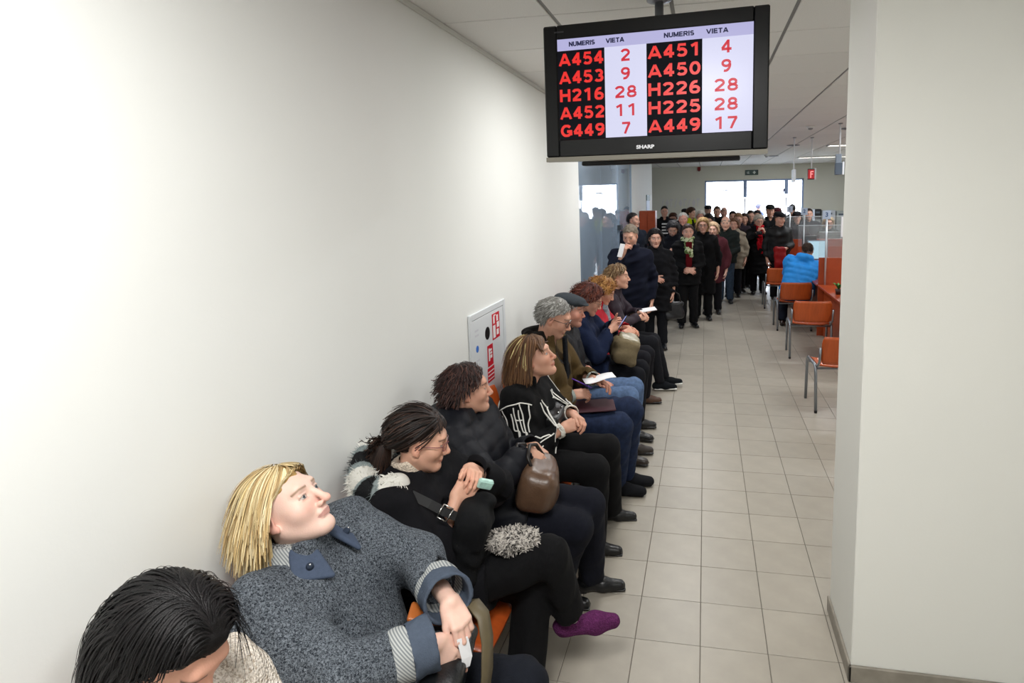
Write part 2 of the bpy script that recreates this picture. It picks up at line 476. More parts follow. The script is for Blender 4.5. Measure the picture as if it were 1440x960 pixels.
def head_sdf(f, c, neck, s=1.0, nose=1.0, jaw=1.0, male=False):
    """f: 3x3 frame (fwd, left, up), c: centre, neck: base of the neck in world"""
    g = SDF(); T = lambda x, y, z: c + f @ (np.array([x, y, z]) * s)
    g.ell(T(-.014, 0, .034), V(.098, .077, .088) * s, f, .03)
    g.ell(T(.026, 0, -.028), V(.064, .0585 if not male else .0625, .088) * s, f, .03)
    for e in (-1, 1):
        g.cone(T(.0, (.045 if not male else .049) * jaw * e, -.05), T(.062, .014 * e, -.098), .023 * s, .018 * s, .03)
        g.ell(T(.054, .040 * e, -.024), .027 * s, None, .03)
    g.ell(T(.072, 0, -.1), V(.019, .021, .017) * s, f, .02)
    g.cone(T(.076, -.03, .027), T(.076, .03, .027), .016 * s, .016 * s, .02)
    for e in (-1, 1): g.ell(T(.104, .033 * e, .004), V(.023, .020, .0135) * s, f, .012, 's')
    g.cone(T(.086, 0, .018), T(.098 + .010 * nose, 0, -.030), .0074 * s, .0098 * s, .012)
    g.ell(T(.096 + .0135 * nose, 0, -.0355), .0104 * s, None, .008)
    for e in (-1, 1): g.ell(T(.0975, .012 * e, -.039), V(.011, .007, .008) * s, f, .006)
    for e in (-1, 1): g.ell(T(.1, .0065 * e, -.049), .004 * s, None, .004, 's')
    for e in (-1, 1): g.ell(T(.0735, .033 * e, .004), .0132 * s, None, .002)
    for e in (-1, 1):  # lids
        g.cone(T(.0845, .021 * e, .0105), T(.0825, .044 * e, .0095), .0034 * s, .003 * s, .005)
        g.cone(T(.0855, .022 * e, -.0035), T(.0815, .043 * e, -.0025), .0025 * s, .0025 * s, .005)
    g.cone(T(.087, -.013, -.06), T(.087, .013, -.06), .0085 * s, .0085 * s, .012)
    g.cone(T(.0885, -.016, -.0625), T(.0885, .016, -.0625), .0046 * s, .0046 * s, .006)
    g.cone(T(.0872, -.013, -.0715), T(.0872, .013, -.0715), .0054 * s, .0054 * s, .007)
    g.cone(T(.099, -.023, -.0665), T(.099, .023, -.0665), .0022 * s, .0022 * s, .004, 's')
    for e in (-1, 1):
        R = f @ rot(0, -12, 0) @ rot(22 * e, 0, 0)
        g.ell(T(-.008, .079 * e, -.004), V(.019, .008, .032) * s, R, .006)
        g.ell(T(-.003, .088 * e, .0), V(.010, .006, .018) * s, R, .006, 's')
        g.ell(T(-.001, .077 * e, -.03), V(.009, .006, .011) * s, R, .008)
    nr = (.058 if male else .05) * s
    g.cone(T(-.02, 0, -.055), neck, nr, nr * 1.12, .025)
    return g
def head_color(v, f, c, s, skin, lip, brow, iris, eye=1.0, blush=.12, stub=None):
    """stub = (colour, amount): hair roots on the cheeks"""
    p = (v - c) @ f / s; n = len(v); col = np.tile(skin, (n, 1)).astype(float)
    def blend(mask, cc):
        m = np.clip(mask, 0, 1)[:, None]; col[:] = col * (1 - m) + np.asarray(cc) * m
    x, y, z = p.T; ay = np.abs(y)
    red = skin * np.array([1.02, .70, .66])
    blend(blush * 1.6 * np.exp(-(((ay - .045) / .02) ** 2 + ((z + .03) / .022) ** 2)) * (x > .03), red)
    blend(blush * 3 * np.exp(-((ay / .014) ** 2 + ((z + .035) / .014) ** 2)) * (x > .09), red)
    blend(blush * 3 * (ay > .077) * (x > -.03) * (z > -.04) * (z < .035) * (x < .02), red)
    if stub is not None:
        blend(stub[1] * (x > .02) * (z < -.045), stub[0])
    wl = np.clip(1 - (y / .025) ** 2, 0, 1)
    blend(((z > -.0815) & (z < -.0545) & (x > .075) & (np.abs(z + .0672) < .0088 * wl ** .5)) * .6, lip)
    br = np.exp(-((z - (.026 + .10 * np.clip(ay - .02, 0, 1) - 4 * np.clip(ay - .04, 0, 1) ** 1.5)) / .0036) ** 2) * (ay > .014) * (ay < .052) * (x > .05)
    blend(br * .85, brow)
    dy = ay - .033; dz = z - .0035; rr = np.hypot(dy, dz); e = np.sqrt(np.clip(1 - (dy / .0125) ** 2, 0, 1)) * .0052 * eye
    inn = (np.abs(dz) < e) & (x > .06) & (np.abs(dy) < .013)
    edge = (np.abs(dz) < e + .0022) & (x > .06) & (np.abs(dy) < .0145)
    blend(edge * .75, brow * .35 + skin * .25)
    blend(inn * 1.0, lin('#b9aea6')); blend((inn & (rr < .0056)) * 1.0, iris); blend((inn & (rr < .0025)) * 1.0, lin('#0a0808'))
    return col

FING = [(.030, .0255, .040, .024, .020), (.0305, .0085, .045, .028, .021), (.0285, -.0085, .041, .026, .021), (.026, -.0245, .032, .020, .018)]
def hand_sdf(g, w, d, n, side, curl=(25, 30, 20), spread=3, thumb=(35, 20), s=1.0, curls=None):
    """w wrist, d direction of fingers, n back-of-hand normal, side +1 left / -1 right; thumb side is at +y*side'"""
    x = nrm(d); z = nrm(n - x * (np.asarray(n) @ x)); y = np.cross(z, x)      # left of the fingers seen from the back
    th = y * (-1 if side > 0 else 1)                                             # thumb side
    T = lambda a, b, c: w + (x * a + th * b + z * c) * s
    for i, (a, b, *_l) in enumerate(FING): g.cone(T(.012, b * .72, -.002), T(.082 - .004 * abs(i - 1), b, 0), .0125 * s, .0105 * s, .014)
    g.ell(T(.045, 0, -.006), V(.038, .033, .0125) * s, np.stack([x, th, z], 1), .012)
    for i, (a, b, l1, l2, l3) in enumerate(FING):
        cu = curl if curls is None else curls[i]
        p = T(.082 - .004 * abs(i - 1), b, 0); sp = math.radians((1.2 - i) * spread); ang = 0; r = .0092 - .0006 * (i == 3)
        for j, (l, c_) in enumerate(zip((l1, l2, l3), cu)):
            ang += math.radians(c_)
            dr = (x * math.cos(sp) + th * math.sin(sp)) * math.cos(ang) - z * math.sin(ang)
            q = p + dr * l * s; g.cone(p, q, (r - .0007 * j) * s, (r - .0007 * (j + 1)) * s, .0035); p = q
    a0, a1 = thumb; p = T(.022, .024, -.004); dr0 = math.radians(a0)
    dr = nrm(x * math.cos(dr0) + th * math.sin(dr0) - z * .25); q = p + dr * .042 * s; g.cone(p, q, .0135 * s, .0105 * s, .01)
    dr = nrm(dr + (-z * .5 + x * .5) * math.radians(a1)); r_ = q + dr * .03 * s; g.cone(q, r_, .0105 * s, .0092 * s, .006)
    dr = nrm(dr + (-z * .4 + x * .6) * math.radians(a1)); g.cone(r_, r_ + dr * .022 * s, .0092 * s, .0078 * s, .005)
    return g
def hand_color(v, w, d, skin):
    t = np.clip(((v - w) @ nrm(d) - .08) / .09, 0, 1)[:, None]
    rg = np.sin(v[:, 0] * 170) * np.sin(v[:, 1] * 150 + 1) * np.sin(v[:, 2] * 160)
    return skin * (1 - .0 * t) * np.array([1, 1, 1]) * (1 - t * np.array([0, .16, .18])) * (1 + .05 * rg[:, None])

SC, SR = V(-.014, 0, .034), V(.101, .080, .091)
def hair_cap(f, c, s, thick, line=(-.12, .62), col=(.1, .1, .1), h=.006, rag=.15, extra=None, seed=0, amp=.004, freq=60, puff=(1, 1, 1), taper=.005):
    """shell of hair above the hairline z > a + b*x (unit skull coordinates)"""
    g = SDF(); r = (SR + thick) * np.array(puff)
    g.ell(c + f @ (SC * s), r * s, f, .02)
    if extra: extra(g)
    rg = folds(seed + 5, 1.0, 7.0)
    nz = folds(seed, amp, freq)
    def disp(P):
        q = ((P - c) @ f / s - SC) / SR
        e = line[0] + line[1] * q[:, 0] + rag * .5 * rg(P * 8) - q[:, 2]       # >0 below the hairline
        e = np.where(q[:, 0] < -.2, np.minimum(e, (-.78 - q[:, 2]) * 1.0), e)
        dk = nz(P) + taper * np.clip(1 + e / .35, 0, 1)          # thins out towards the hairline
        return np.maximum(dk, e * .08 + dk) if extra is None else dk + np.maximum(0, np.where((np.linalg.norm(q, axis=1) < 1.5) & (q[:, 0] > .18), e, 0)) * .08
    v, q = g.mesh(h, disp)
    rr = np.random.RandomState(seed)
    c_ = np.tile(col, (len(v), 1)) * (1 + .25 * np.sin(v @ rr.normal(size=3) * 300)[:, None] * .6)
    return v, q, np.clip(c_, 0, 1)
def locks(f, c, s, n, length, width, flow, cols, seed, line=(-.1, .6), layers=(1.02, 1.14), steps=9, taper=.35, region=None, face=.02, gravity=0.0, lvar=.25, wave=0.0, jitter=.10):
    """n strips of hair laid over the skull; flow(p) gives a direction in head space"""
    rg = np.random.RandomState(seed); pts = []
    while len(pts) < n:
        u = rg.normal(size=3); u /= np.linalg.norm(u)
        if u[2] < line[0] + line[1] * u[0] and not (u[0] < -.2 and u[2] > -.7): continue
        if region is not None and not region(u): continue
        pts.append(u)
    u = np.array(pts); off = rg.uniform(layers[0], layers[1], n); p = SC + SR * u * off[:, None]
    gl = f.T @ np.array([0, 0, -1.0])
    P = [p]; L = length * (1 + lvar * rg.uniform(-1, 1, n)); st = (L / (steps - 1))[:, None]; d = None
    jit = rg.normal(size=(n, 3)) * jitter
    for i in range(steps - 1):
        nn = (p - SC) / SR ** 2; nn /= np.linalg.norm(nn, axis=1, keepdims=True)
        v = flow(p, i / (steps - 1)) + jit; v = v / (np.linalg.norm(v, axis=1, keepdims=True) + 1e-9)
        v = v + gl * gravity * i / steps
        v = v - nn * np.minimum((v * nn).sum(1, keepdims=True), 0) * 1.0
        v = v / (np.linalg.norm(v, axis=1, keepdims=True) + 1e-9)
        d = v if d is None else nrm_rows(d * .5 + v * .5)
        p = p + d * st
        lev = np.linalg.norm((p - SC) / SR, axis=1); k = np.where(lev < off, off / lev, 1)[:, None]
        p = SC + (p - SC) * k
        if face is not None:      # keep the face clear
            lim = np.interp(p[:, 2], [-.12, .02, .09, .12], [face, face, .085, .16]); lim = np.where(np.abs(p[:, 1]) > .088, lim + .03, lim)
            over = p[:, 0] > lim; p = p.copy(); p[over, 0] = lim[over]
            ay = np.abs(p[:, 1]); mn = np.where((p[:, 2] < .05) & (p[:, 2] > -.11) & (p[:, 0] > max(-.05, face - .03)), .079 * np.minimum(off, 1.08), 0); sg = np.where(p[:, 1] >= 0, 1, -1)
            p[:, 1] = np.where(ay < mn, sg * mn, p[:, 1])
        P.append(p)
    P = np.stack(P, 1)
    if wave: P = P + wave * np.sin(np.linspace(0, 1, steps)[None, :, None] * rg.uniform(6, 14, (n, 1, 1)) + rg.rand(n, 1, 1) * 6) * rg.normal(size=(n, 1, 3)) * np.linspace(.2, 1, steps)[None, :, None]
    nn = (P - SC) / SR ** 2; nn /= np.linalg.norm(nn, axis=2, keepdims=True)
    t = np.linspace(0, 1, steps); w = width * (np.clip(t / .12, .4, 1)) * (1 - (1 - taper) * np.clip((t - .5) / .5, 0, 1) ** 1.5)
    W = np.tile(w, (n, 1)) * rg.uniform(.7, 1.3, (n, 1))
    cc = np.array([cols[rg.randint(len(cols))] for _ in range(n)]) * rg.uniform(.75, 1.2, (n, 1))
    Pw = c + (P * s) @ f.T; Nw = nn @ f.T
    return ribbons(Pw, W * s, Nw, np.clip(cc, 0, 1))
def nrm_rows(a): return a / (np.linalg.norm(a, axis=1, keepdims=True) + 1e-9)
def glasses(parent, f, c, s, off, mt=None, rim=(.021, .015)):
    g = MB(); T = lambda x, y, z: c + f @ (np.array([x, y, z]) * s) - off
    for e in (-1, 1):
        pts = []
        for k in range(17):
            a = 2 * PI * k / 16; sx = abs(math.cos(a)) ** .7 * math.copysign(1, math.cos(a)); sz = abs(math.sin(a)) ** .7 * math.copysign(1, math.sin(a))
            pts.append(T(.1015 - .012 * (sx * e > 0) * abs(sx), e * .034 + rim[0] * 1.12 * sx, .0 + rim[1] * 1.1 * sz))
        g.tube(pts, .0014, 6, False)
        g.tube([T(.092, e * .057, .006), T(.07, e * .077, .008), T(.0, e * .085, .006), T(-.012, e * .085, -.01)], .0017, 6)
    g.tube([T(.102, -.012, .004), T(.107, 0, .007), T(.102, .012, .004)], .0014, 6)
    o = g.build('glasses', mt or M_FRAME, parent, True)
    L = MB()
    for e in (-1, 1):
        pts = [T(.101 - .010 * max(0, math.cos(a) * e), e * .034 + rim[0] * math.cos(a), rim[1] * math.sin(a)) for a in np.linspace(0, 2 * PI, 13)[:-1]]
        L._add(pts, [tuple(range(12))])
    L.build('lens', M_LENS, o)
    return o

def collar_ring(g, nb, up, fwd, r=.075, t=.02, h=.05, gap=35, k=.02, n=14, slope=.0, rise=0.0):
    """standing collar around the neck base nb; gap = half opening angle at the front"""
    up = nrm(up); fwd = nrm(fwd - up * (fwd @ up)); lf = np.cross(up, fwd); lo = []; hi = []
    for i in range(n + 1):
        a = math.radians(gap + (360 - 2 * gap) * i / n); dr = fwd * math.cos(a) * .92 + lf * math.sin(a)
        back = (1 - math.cos(a)) / 2
        p = nb + dr * r + up * (-.012 + slope * back)
        g.cone(p, p + up * (h + rise * back) + dr * .008, t, t * .75, k)
    return g
def shoe_mesh(ank, toe, h, heel=0.0, w=.04, L=None, sole=.012, tall=.06):
    """ank: ankle above the ground, toe: direction of the foot (unit); returns verts, quads"""
    d = nrm(toe); lf = nrm(np.cross((0, 0, 1), d)); up = np.cross(d, lf); L = L or .25
    a = np.array(ank, float); b = a - up * a_h(ank, up)
    g = SDF(); base = a - up * (.07 + heel * .5)
    g.cone(base - d * .045 + up * (.032 + heel), base + d * .06 + up * .03, w * .86, w, .02)
    g.cone(base + d * .06 + up * .026, base + d * (L - .075 - .03) + up * .018, w, w * .78, .02)
    g.cone(base - d * .03 + up * .03, a + up * (tall - .06), w * .86, w * .82, .025)
    bt = base - d * .09 - up * .0
    g.cut(base + up * .0 + d * .05, -up, .3)
    v, q = g.mesh(h)
    s = SDF(); s.box(base + d * (.06) + up * (.005), (L / 2 - .005, w * .92, sole / 2 + .004), np.stack([d, lf, up], 1), .01)
    if heel > 0: s = SDF(); s.box(base - d * .05 + up * .012, (.025, .022, .016 + heel / 2), np.stack([d, lf, up], 1), .006); s.box(base + d * .11 + up * .004, (.07, w * .8, .006), np.stack([d, lf, up], 1), .004)
    v2, q2 = s.mesh(h)
    return (v, q), (v2, q2)
def a_h(p, up): return 0.07

class Person:
    """joints in world-like coordinates; off is where the Empty stands; frame F: columns fwd, left, up of the body"""
    def __init__(s, label, loc, rz=0.0, group=None, cat='person', local=False):
        s.off = np.zeros(3) if local else np.array(loc, float); s.root = empty('person', loc, rz, label, cat, group)
    def add(s, name, v, q, mt, col=None, parent=None, smooth=True):
        if col is not None and np.ndim(col) == 1: col = np.tile(col, (len(v), 1))
        return mesh_obj(name, np.asarray(v) - s.off, q, mt, parent or s.root, col, smooth)
    def mb(s, name, g, mt, smooth=False, parent=None):
        g.v = [tuple(np.array(p) - s.off) for p in g.v]; return g.build(name, mt, parent or s.root, smooth)
def arm_joints(sh, wr, pole, l1=.29, l2=.25):
    return two_bone(sh, wr, l1, l2, pole)
SIDES = {'L': 1, 'R': -1}
def seg_ridges(segs, amp):
    """quilting: segs = list of (a, b, radius, spacing)"""
    def f(P):
        best = np.full(len(P), 9.0); out = np.zeros(len(P))
        for a, b, r, sp in segs:
            ba = b - a; L = np.linalg.norm(ba); t = np.clip(((P - a) @ ba) / L ** 2, 0, 1)
            d = np.linalg.norm(P - a - t[:, None] * ba, axis=1) / r
            m = d < best; best[m] = d[m]; out[m] = np.abs(np.sin(PI * t[m] * L / sp)) ** .6
        return amp * (.6 - out)
    return f
def make_person(sp):
    g_ = sp.get
    p = Person(sp['label'], sp['loc'], math.radians(g_('rz', 0)), g_('group'), local=g_('local', False))
    res = g_('res', dict(coat=.008, head=.003, hand=.003, leg=.01, hair=.006, shoe=.006))
    male = g_('male', False); s = g_('s', 1.0)
    pel, nb, H = [np.array(sp[k], float) for k in ('pel', 'nb', 'H')]
    up = nrm(nb - pel); fwd0 = np.array(g_('fwd', (1, 0, 0)), float); lf = nrm(np.cross(up, fwd0)); fw = np.cross(lf, up)
    p.up, p.lf, p.fw = up, lf, fw
    F = rot(*sp['hypr']) if 'hF' not in sp else sp['hF']
    if g_('local', False) is False and 'base' in sp: F = sp['base'] @ F
    sw = g_('sw', .175 if not male else .195); hw = g_('hw', .09)
    dn = g_('drop', .055)
    sh = {k: nb - up * dn + lf * e * sw + fw * g_('shf', {}).get(k, 0) for k, e in SIDES.items()}
    wr = {k: np.array(v, float) for k, v in sp['wr'].items()}
    l1, l2 = g_('arm', (.29, .255))
    el = {k: arm_joints(sh[k], wr[k], sp['pole'][k], l1, l2) for k in wr}
    # joints may stop short of the target when it is out of reach
    for k in wr:
        d = wr[k] - el[k]; wr[k] = el[k] + nrm(d) * min(np.linalg.norm(d), l2 * 1.04)
    hip = {k: pel + lf * e * hw for k, e in SIDES.items()}
    kn = {k: np.array(v, float) for k, v in sp['kn'].items()}; an = {k: np.array(v, float) for k, v in sp['an'].items()}
    toe = {k: np.array(v, float) for k, v in sp['toe'].items()}
    p.j = dict(sh=sh, wr=wr, el=el, hip=hip, kn=kn, an=an, pel=pel, nb=nb, H=H, F=F, s=s)
    skin = lin(g_('skin', '#e0b49c')); lip = lin(g_('lip', '#b0685f')); brow = lin(g_('brow', '#5a4632')); iris = lin(g_('iris', '#4f5b62'))
    # ---- body: one skin figure (head, hands, and the figure inside the clothes)
    parts = []
    hg = head_sdf(F, H, nb - up * .02, s, g_('nose', 1.0), g_('jaw', 1.0), male)
    v, q = hg.mesh(res['head']); parts.append((v, q, head_color(v, F, H, s, skin, lip, brow, iris, g_('eye', 1.0), g_('blush', .12), g_('stub'))))
    hands = g_('hand', {})
    for k in wr:
        if k not in hands: continue
        hd = dict(hands[k]); d, n = np.array(hd.pop('d'), float), np.array(hd.pop('n'), float)
        g = SDF(); fa = nrm(wr[k] - el[k]); g.cone(wr[k] - fa * .07, wr[k] + nrm(d) * .012, .027 * s, .024 * s, .015, fl=None)
        hand_sdf(g, wr[k], d, n, SIDES[k], s=g_('hs', .98 if not male else 1.06), **hd)
        v, q = g.mesh(res['hand']); parts.append((v, q, hand_color(v, wr[k], d, lin(g_('handskin', g_('skin', '#e0b49c'))))))
    g = SDF(); g.cone(pel, nb - up * .06, .085, .075, .04)
    for k, e in SIDES.items():
        g.cone(nb - up * .07, sh[k] - up * .01, .035, .035, .03)
        if k in wr: g.cone(sh[k] - up * .01, el[k], .034, .028, .02); g.cone(el[k], wr[k], .028, .022, .02)
        g.cone(pel, hip[k], .06, .055, .03); g.cone(hip[k], kn[k], .05, .038, .02); g.cone(kn[k], an[k], .036, .028, .02)
    g.cone(nb - up * .08, nb + (H - nb) * .3, .045, .042, .03)
    v, q = g.mesh(.022); parts.append((v, q, skin))
    v, q, c = merge(parts); body = p.add('body', v, q, M_SKIN, c)
    # ---- trousers
    t = g_('trousers')
    if t:
        r0, r1, r2 = t.get('r', (.092, .072, .058)); g = SDF()
        for k, e in SIDES.items():
            g.cone(pel, hip[k], r0, r0, .03); g.cone(hip[k], kn[k], r0, r1, .03); low = an[k] + (kn[k] - an[k]) * t.get('stop', .02)
            ax = nrm(an[k] - kn[k]); g.cone(kn[k], low + ax * .02, r1, r2, .015, cap=True)
        v, q = g.mesh(res['leg'], folds(7, t.get('amp', .004), 34, stretch=(1, 1, 1.2)))
        p.add('trousers', v, q, t.get('mat', M_CLOTH), t['col'])
    # ---- shoes
    b = g_('shoes')
    if b:
        for k in SIDES:
            if k in b.get('skip', ()): continue
            (v, q), (v2, q2) = shoe_mesh(an[k], toe[k], res['shoe'], b.get('heel', 0), b.get('w', .042), b.get('L', .255), tall=b.get('tall', .06))
            o = p.add('shoe', v, q, b.get('mat', M_LEATH), lin(b['col']))
            p.add('sole', v2, q2, b.get('mat', M_LEATH), lin(b.get('sole', '#141314')), o)
    # ---- coat
    c = sp['coat']; g = SDF(); th = c.get('t', 0.0)
    rh, rc = c.get('r', (.125, .118)); su, se, sc = c.get('sl', (.068, .058, .045)); ch = pel + (nb - pel) * .68
    wd = c.get('wd', 1.0)
    for e in (1, -1):
        g.cone(pel + lf * e * hw * .8 * wd + up * .02, ch + lf * e * sw * .46 * wd, rh, rc, .06)
        g.cone(nb - up * .05 + lf * e * .045, sh['L' if e > 0 else 'R'], .062, su * .98, .06)
        if not male and c.get('bust', 1): g.ell(ch + lf * e * .072 + fw * (.055) - up * .02, .078, None, .06)
    g.cone(nb - up * .1, nb - up * .01, .085, .06, .05)
    if c.get('belly'): g.ell(pel + (nb - pel) * .3 + fw * .07, V(.12, .16, .14) * c['belly'], np.stack([fw, lf, up], 1), .07)
    for k in wr:
        ax = nrm(wr[k] - el[k]); w_ = wr[k] - ax * c.get('cuff', .015)
        g.cone(sh[k], el[k], su, se, .035); g.cone(el[k], w_, se, sc, .012, cap=True)
    hem = c.get('hem', .35)
    if g_('stand', False):
        z = hem
        for e in (1, -1): g.cone(pel + lf * e * hw * .7, V(pel[0], pel[1], z + .0) + lf * e * hw * c.get('flare', .85), rh, rh * c.get('fl', 1.0), .08)
        g.cut(V(pel[0], pel[1], z), (0, 0, -1), .33)
    else:
        for k in SIDES:
            ax = kn[k] - hip[k]; q_ = hip[k] + ax * hem; g.cone(hip[k], q_, rh * c.get('sk', .92), rh * c.get('sk', .92) * .95, .05)
        mid = (kn['L'] + kn['R']) / 2; mh = (hip['L'] + hip['R']) / 2
        g.cut(mh + (mid - mh) * (hem + .10), nrm(mid - mh), .3)
    for k in wr:
        ax = nrm(wr[k] - el[k]); w_ = wr[k] - ax * c.get('cuff', .015)
        g.cone(w_ - ax * .04, w_ + ax * .012, sc - .010, sc - .010, .003, 's')
    if c.get('collar'): collar_ring(g, nb, up, fw, **c['collar'])
    if c.get('extra'): c['extra'](g, p)
    nk = c.get('neck', .062)
    g.cone(nb + up * .005, nb + nrm(H - nb) * .2 + fw * .02, nk, nk * 1.15, .012, 's')
    fo = folds(g_('seed', 3), c.get('amp', .006), c.get('freq', 26), stretch=(1, 1, 1.5))
    if c.get('puff'):
        sg = [(pel, nb, rc * 1.5, c['puff'][1])] + [(sh[k], el[k], su, c['puff'][1]) for k in wr] + [(el[k], wr[k], se, c['puff'][1]) for k in wr]
        rd = seg_ridges(sg, c['puff'][0]); dsp = lambda P: fo(P) + rd(P)
    else: dsp = fo
    v, q = g.mesh(res['coat'], dsp); cc = c['col']
    if callable(cc): cc = cc(v, p)
    o = p.add(c.get('name', 'coat'), v, q, c.get('mat', M_CLOTH), cc); p.coat = o; p.coat_v, p.coat_q = v, q
    # ---- hair
    hr = g_('hair')
    if hr:
        v, q, cl = merge(hr(F, H, s, res)); p.hair = p.add('hair', v, q, M_HAIR, cl)
    if g_('glasses'): glasses(p.root, F, H, s, p.off, g_('glasses') if g_('glasses') is not True else None)
    return p
def snap_strip(p, pts, width, thick=.003, n=40, lift=.0015, bv=None):
    """strip lying on the coat of p along the points pts"""
    bv = bv or BVHTree.FromPolygons([tuple(v) for v in p.coat_v], [tuple(map(int, q)) for q in p.coat_q])
    pts = np.array(pts, float); d = np.r_[0, np.cumsum(np.linalg.norm(np.diff(pts, axis=0), axis=1))]
    t = np.linspace(0, d[-1], n); P = np.stack([np.interp(t, d, pts[:, i]) for i in range(3)], 1); Q = []; N = []
    for x in P:
        l, nn, i, ds = bv.find_nearest(Vector(x)); Q.append(np.array(l)); N.append(np.array(nn))
    Q = np.array(Q); N = np.array(N)
    for _ in range(2):
        N[1:-1] = (N[:-2] + N[1:-1] * 2 + N[2:]) / 4; Q[1:-1] = (Q[:-2] + 2 * Q[1:-1] + Q[2:]) / 4
    N = nrm_rows(N)
    T = nrm_rows(np.gradient(Q, axis=0)); S = nrm_rows(np.cross(T, N)); w = width / 2; v = []
    for i in range(n):
        a = Q[i] + N[i] * lift
        v += [a - S[i] * w - N[i] * .004, a - S[i] * w + N[i] * thick * .6, a + N[i] * thick, a + S[i] * w + N[i] * thick * .6, a + S[i] * w - N[i] * .004]
    f = [(i * 5 + j, i * 5 + j + 1, i * 5 + 6 + j, i * 5 + 5 + j) for i in range(n - 1) for j in range(4)]
    return np.array(v), np.array(f)[:, ::-1]
# ================================================================== the setting
def wallmat(name, c, rough=.75): return mat(name, c, rough, .25, noise=(1.3, .015), bump=(90, .06, 3))
M_WALL = wallmat('wall_paint', '#e9eae7'); M_FARW = wallmat('far_wall_paint', '#dcdbd0'); M_PIL = wallmat('pillar_paint', '#e4e4de')
M_GROUT = mat('floor_grout', '#6f6a62', .9)
M_CGAP = mat('ceiling_grid', '#8a8a88', .6)
M_TILE = mat('floor_tile', '#a29b8f', .34, .45, noise=(9, .05), bump=(180, .03, 3))
M_CTILE = mat('ceiling_tile', '#e8e7e4', .9, .1, noise=(220, .07), bump=(300, .3, 3))
for m_, amt in ((M_TILE, .05), (M_CTILE, .03)):      # each tile a shade of its own
    nt = m_.node_tree; b = nt.nodes['Principled BSDF']; l = b.inputs['Base Color'].links[0]; src = l.from_socket
    oi = nt.nodes.new('ShaderNodeObjectInfo'); mr = nt.nodes.new('ShaderNodeMapRange'); mr.inputs['To Min'].default_value = 1 - amt; mr.inputs['To Max'].default_value = 1 + amt
    nt.links.new(oi.outputs['Random'], mr.inputs['Value']); mx = nt.nodes.new('ShaderNodeMix'); mx.data_type = 'RGBA'; mx.blend_type = 'MULTIPLY'; mx.inputs['Factor'].default_value = 1
    nt.links.new(src, mx.inputs[6]); nt.links.new(mr.outputs['Result'], mx.inputs[7]); nt.links.new(mx.outputs[2], b.inputs['Base Color'])
def struct(name, g, m, label=None):
    return tag(g.build(name, m), label, None, None, 'structure')
X0, X1, Y0, Y1 = -3.0, 6.0, -1.6, 19.5
floor = struct('floor', MB().box((X0, Y0, -.12), (X1, Y1 + .2, -.004)), M_GROUT, 'beige square floor tiles with grey joints')
ts, gx, gy = .3, .1847, 4.0015
tile_me = None; far = MB(); cand = []
for i in range(-11, 20):
    for j in range(-19, 52):
        x, y = gx + ts * i, gy + ts * j
        if x + ts > X1 or x < X0 or y < Y0 or y + ts > Y1 + .1: continue
        vis = y > 2.2 and x > .3 and x < 1.95 + .3 * max(0, y - 3.4)
        cand.append((0 if vis else 1, y if vis else 99, x, y))
cand.sort()
for n_, (vv, _, x, y) in enumerate(cand):
    if n_ < 295 and vv == 0:
        if tile_me is None:
            o = MB().box((.0018, .0018, -.01), (ts - .0018, ts - .0018, 0), .0012).build('floor_tile', M_TILE, floor); tile_me = o.data
        else:
            o = bpy.data.objects.new('floor_tile', tile_me); COL.objects.link(o); o.parent = floor
        o.location = (x, y, 0)
    else: far.box((x + .0018, y + .0018, -.01), (x + ts - .0018, y + ts - .0018, 0))
tag(far.build('tile_field', M_TILE, floor), kind='stuff')

ceil_ = struct('ceiling', MB().box((X0, Y0, CEIL + .008), (X1, Y1 + .2, CEIL + .12)), M_CGAP, 'suspended ceiling of white mineral fibre tiles')
def lamp_at(x, y):
    return any(abs(x - a) < sx / 2 + .01 and abs(y - b) < sy / 2 + .01 for a, b, sx, sy, *_ in LIGHTS)
cx, cy_, rx, ry = .605, 3.13, .625, .645
cfar = MB(); ctile = None
for i in range(-6, 9):
    for j in range(-8, 26):
        x, y = cx + rx * (i), cy_ + ry * j
        a0, a1, b0, b1 = max(x, X0), min(x + rx, X1), max(y, Y0), min(y + ry, Y1)
        if a1 - a0 < .05 or b1 - b0 < .05: continue
        if i == -1: a0 = .004
        box_ = ((a0 + .011, b0 + .0055, CEIL), (a1 - .011, b1 - .0055, CEIL + .01))
        if j >= -1 and i >= -1 and a1 - a0 > .6 and b1 - b0 > .6 and x < 5:
            if ctile is None:
                o = MB().box((.011, .0055, 0), (rx - .011, ry - .0055, .01), .002).build('ceiling_tile', M_CTILE, ceil_); ctile = o.data
            else:
                o = bpy.data.objects.new('ceiling_tile', ctile); COL.objects.link(o); o.parent = ceil_
            o.location = (x, y, CEIL)
        elif j >= -1 and i >= -1:
            MB().box(*box_).build('ceiling_tile', M_CTILE, ceil_)
        else: cfar.box(*box_)
tag(cfar.build('tile_field', M_CTILE, ceil_), kind='stuff')

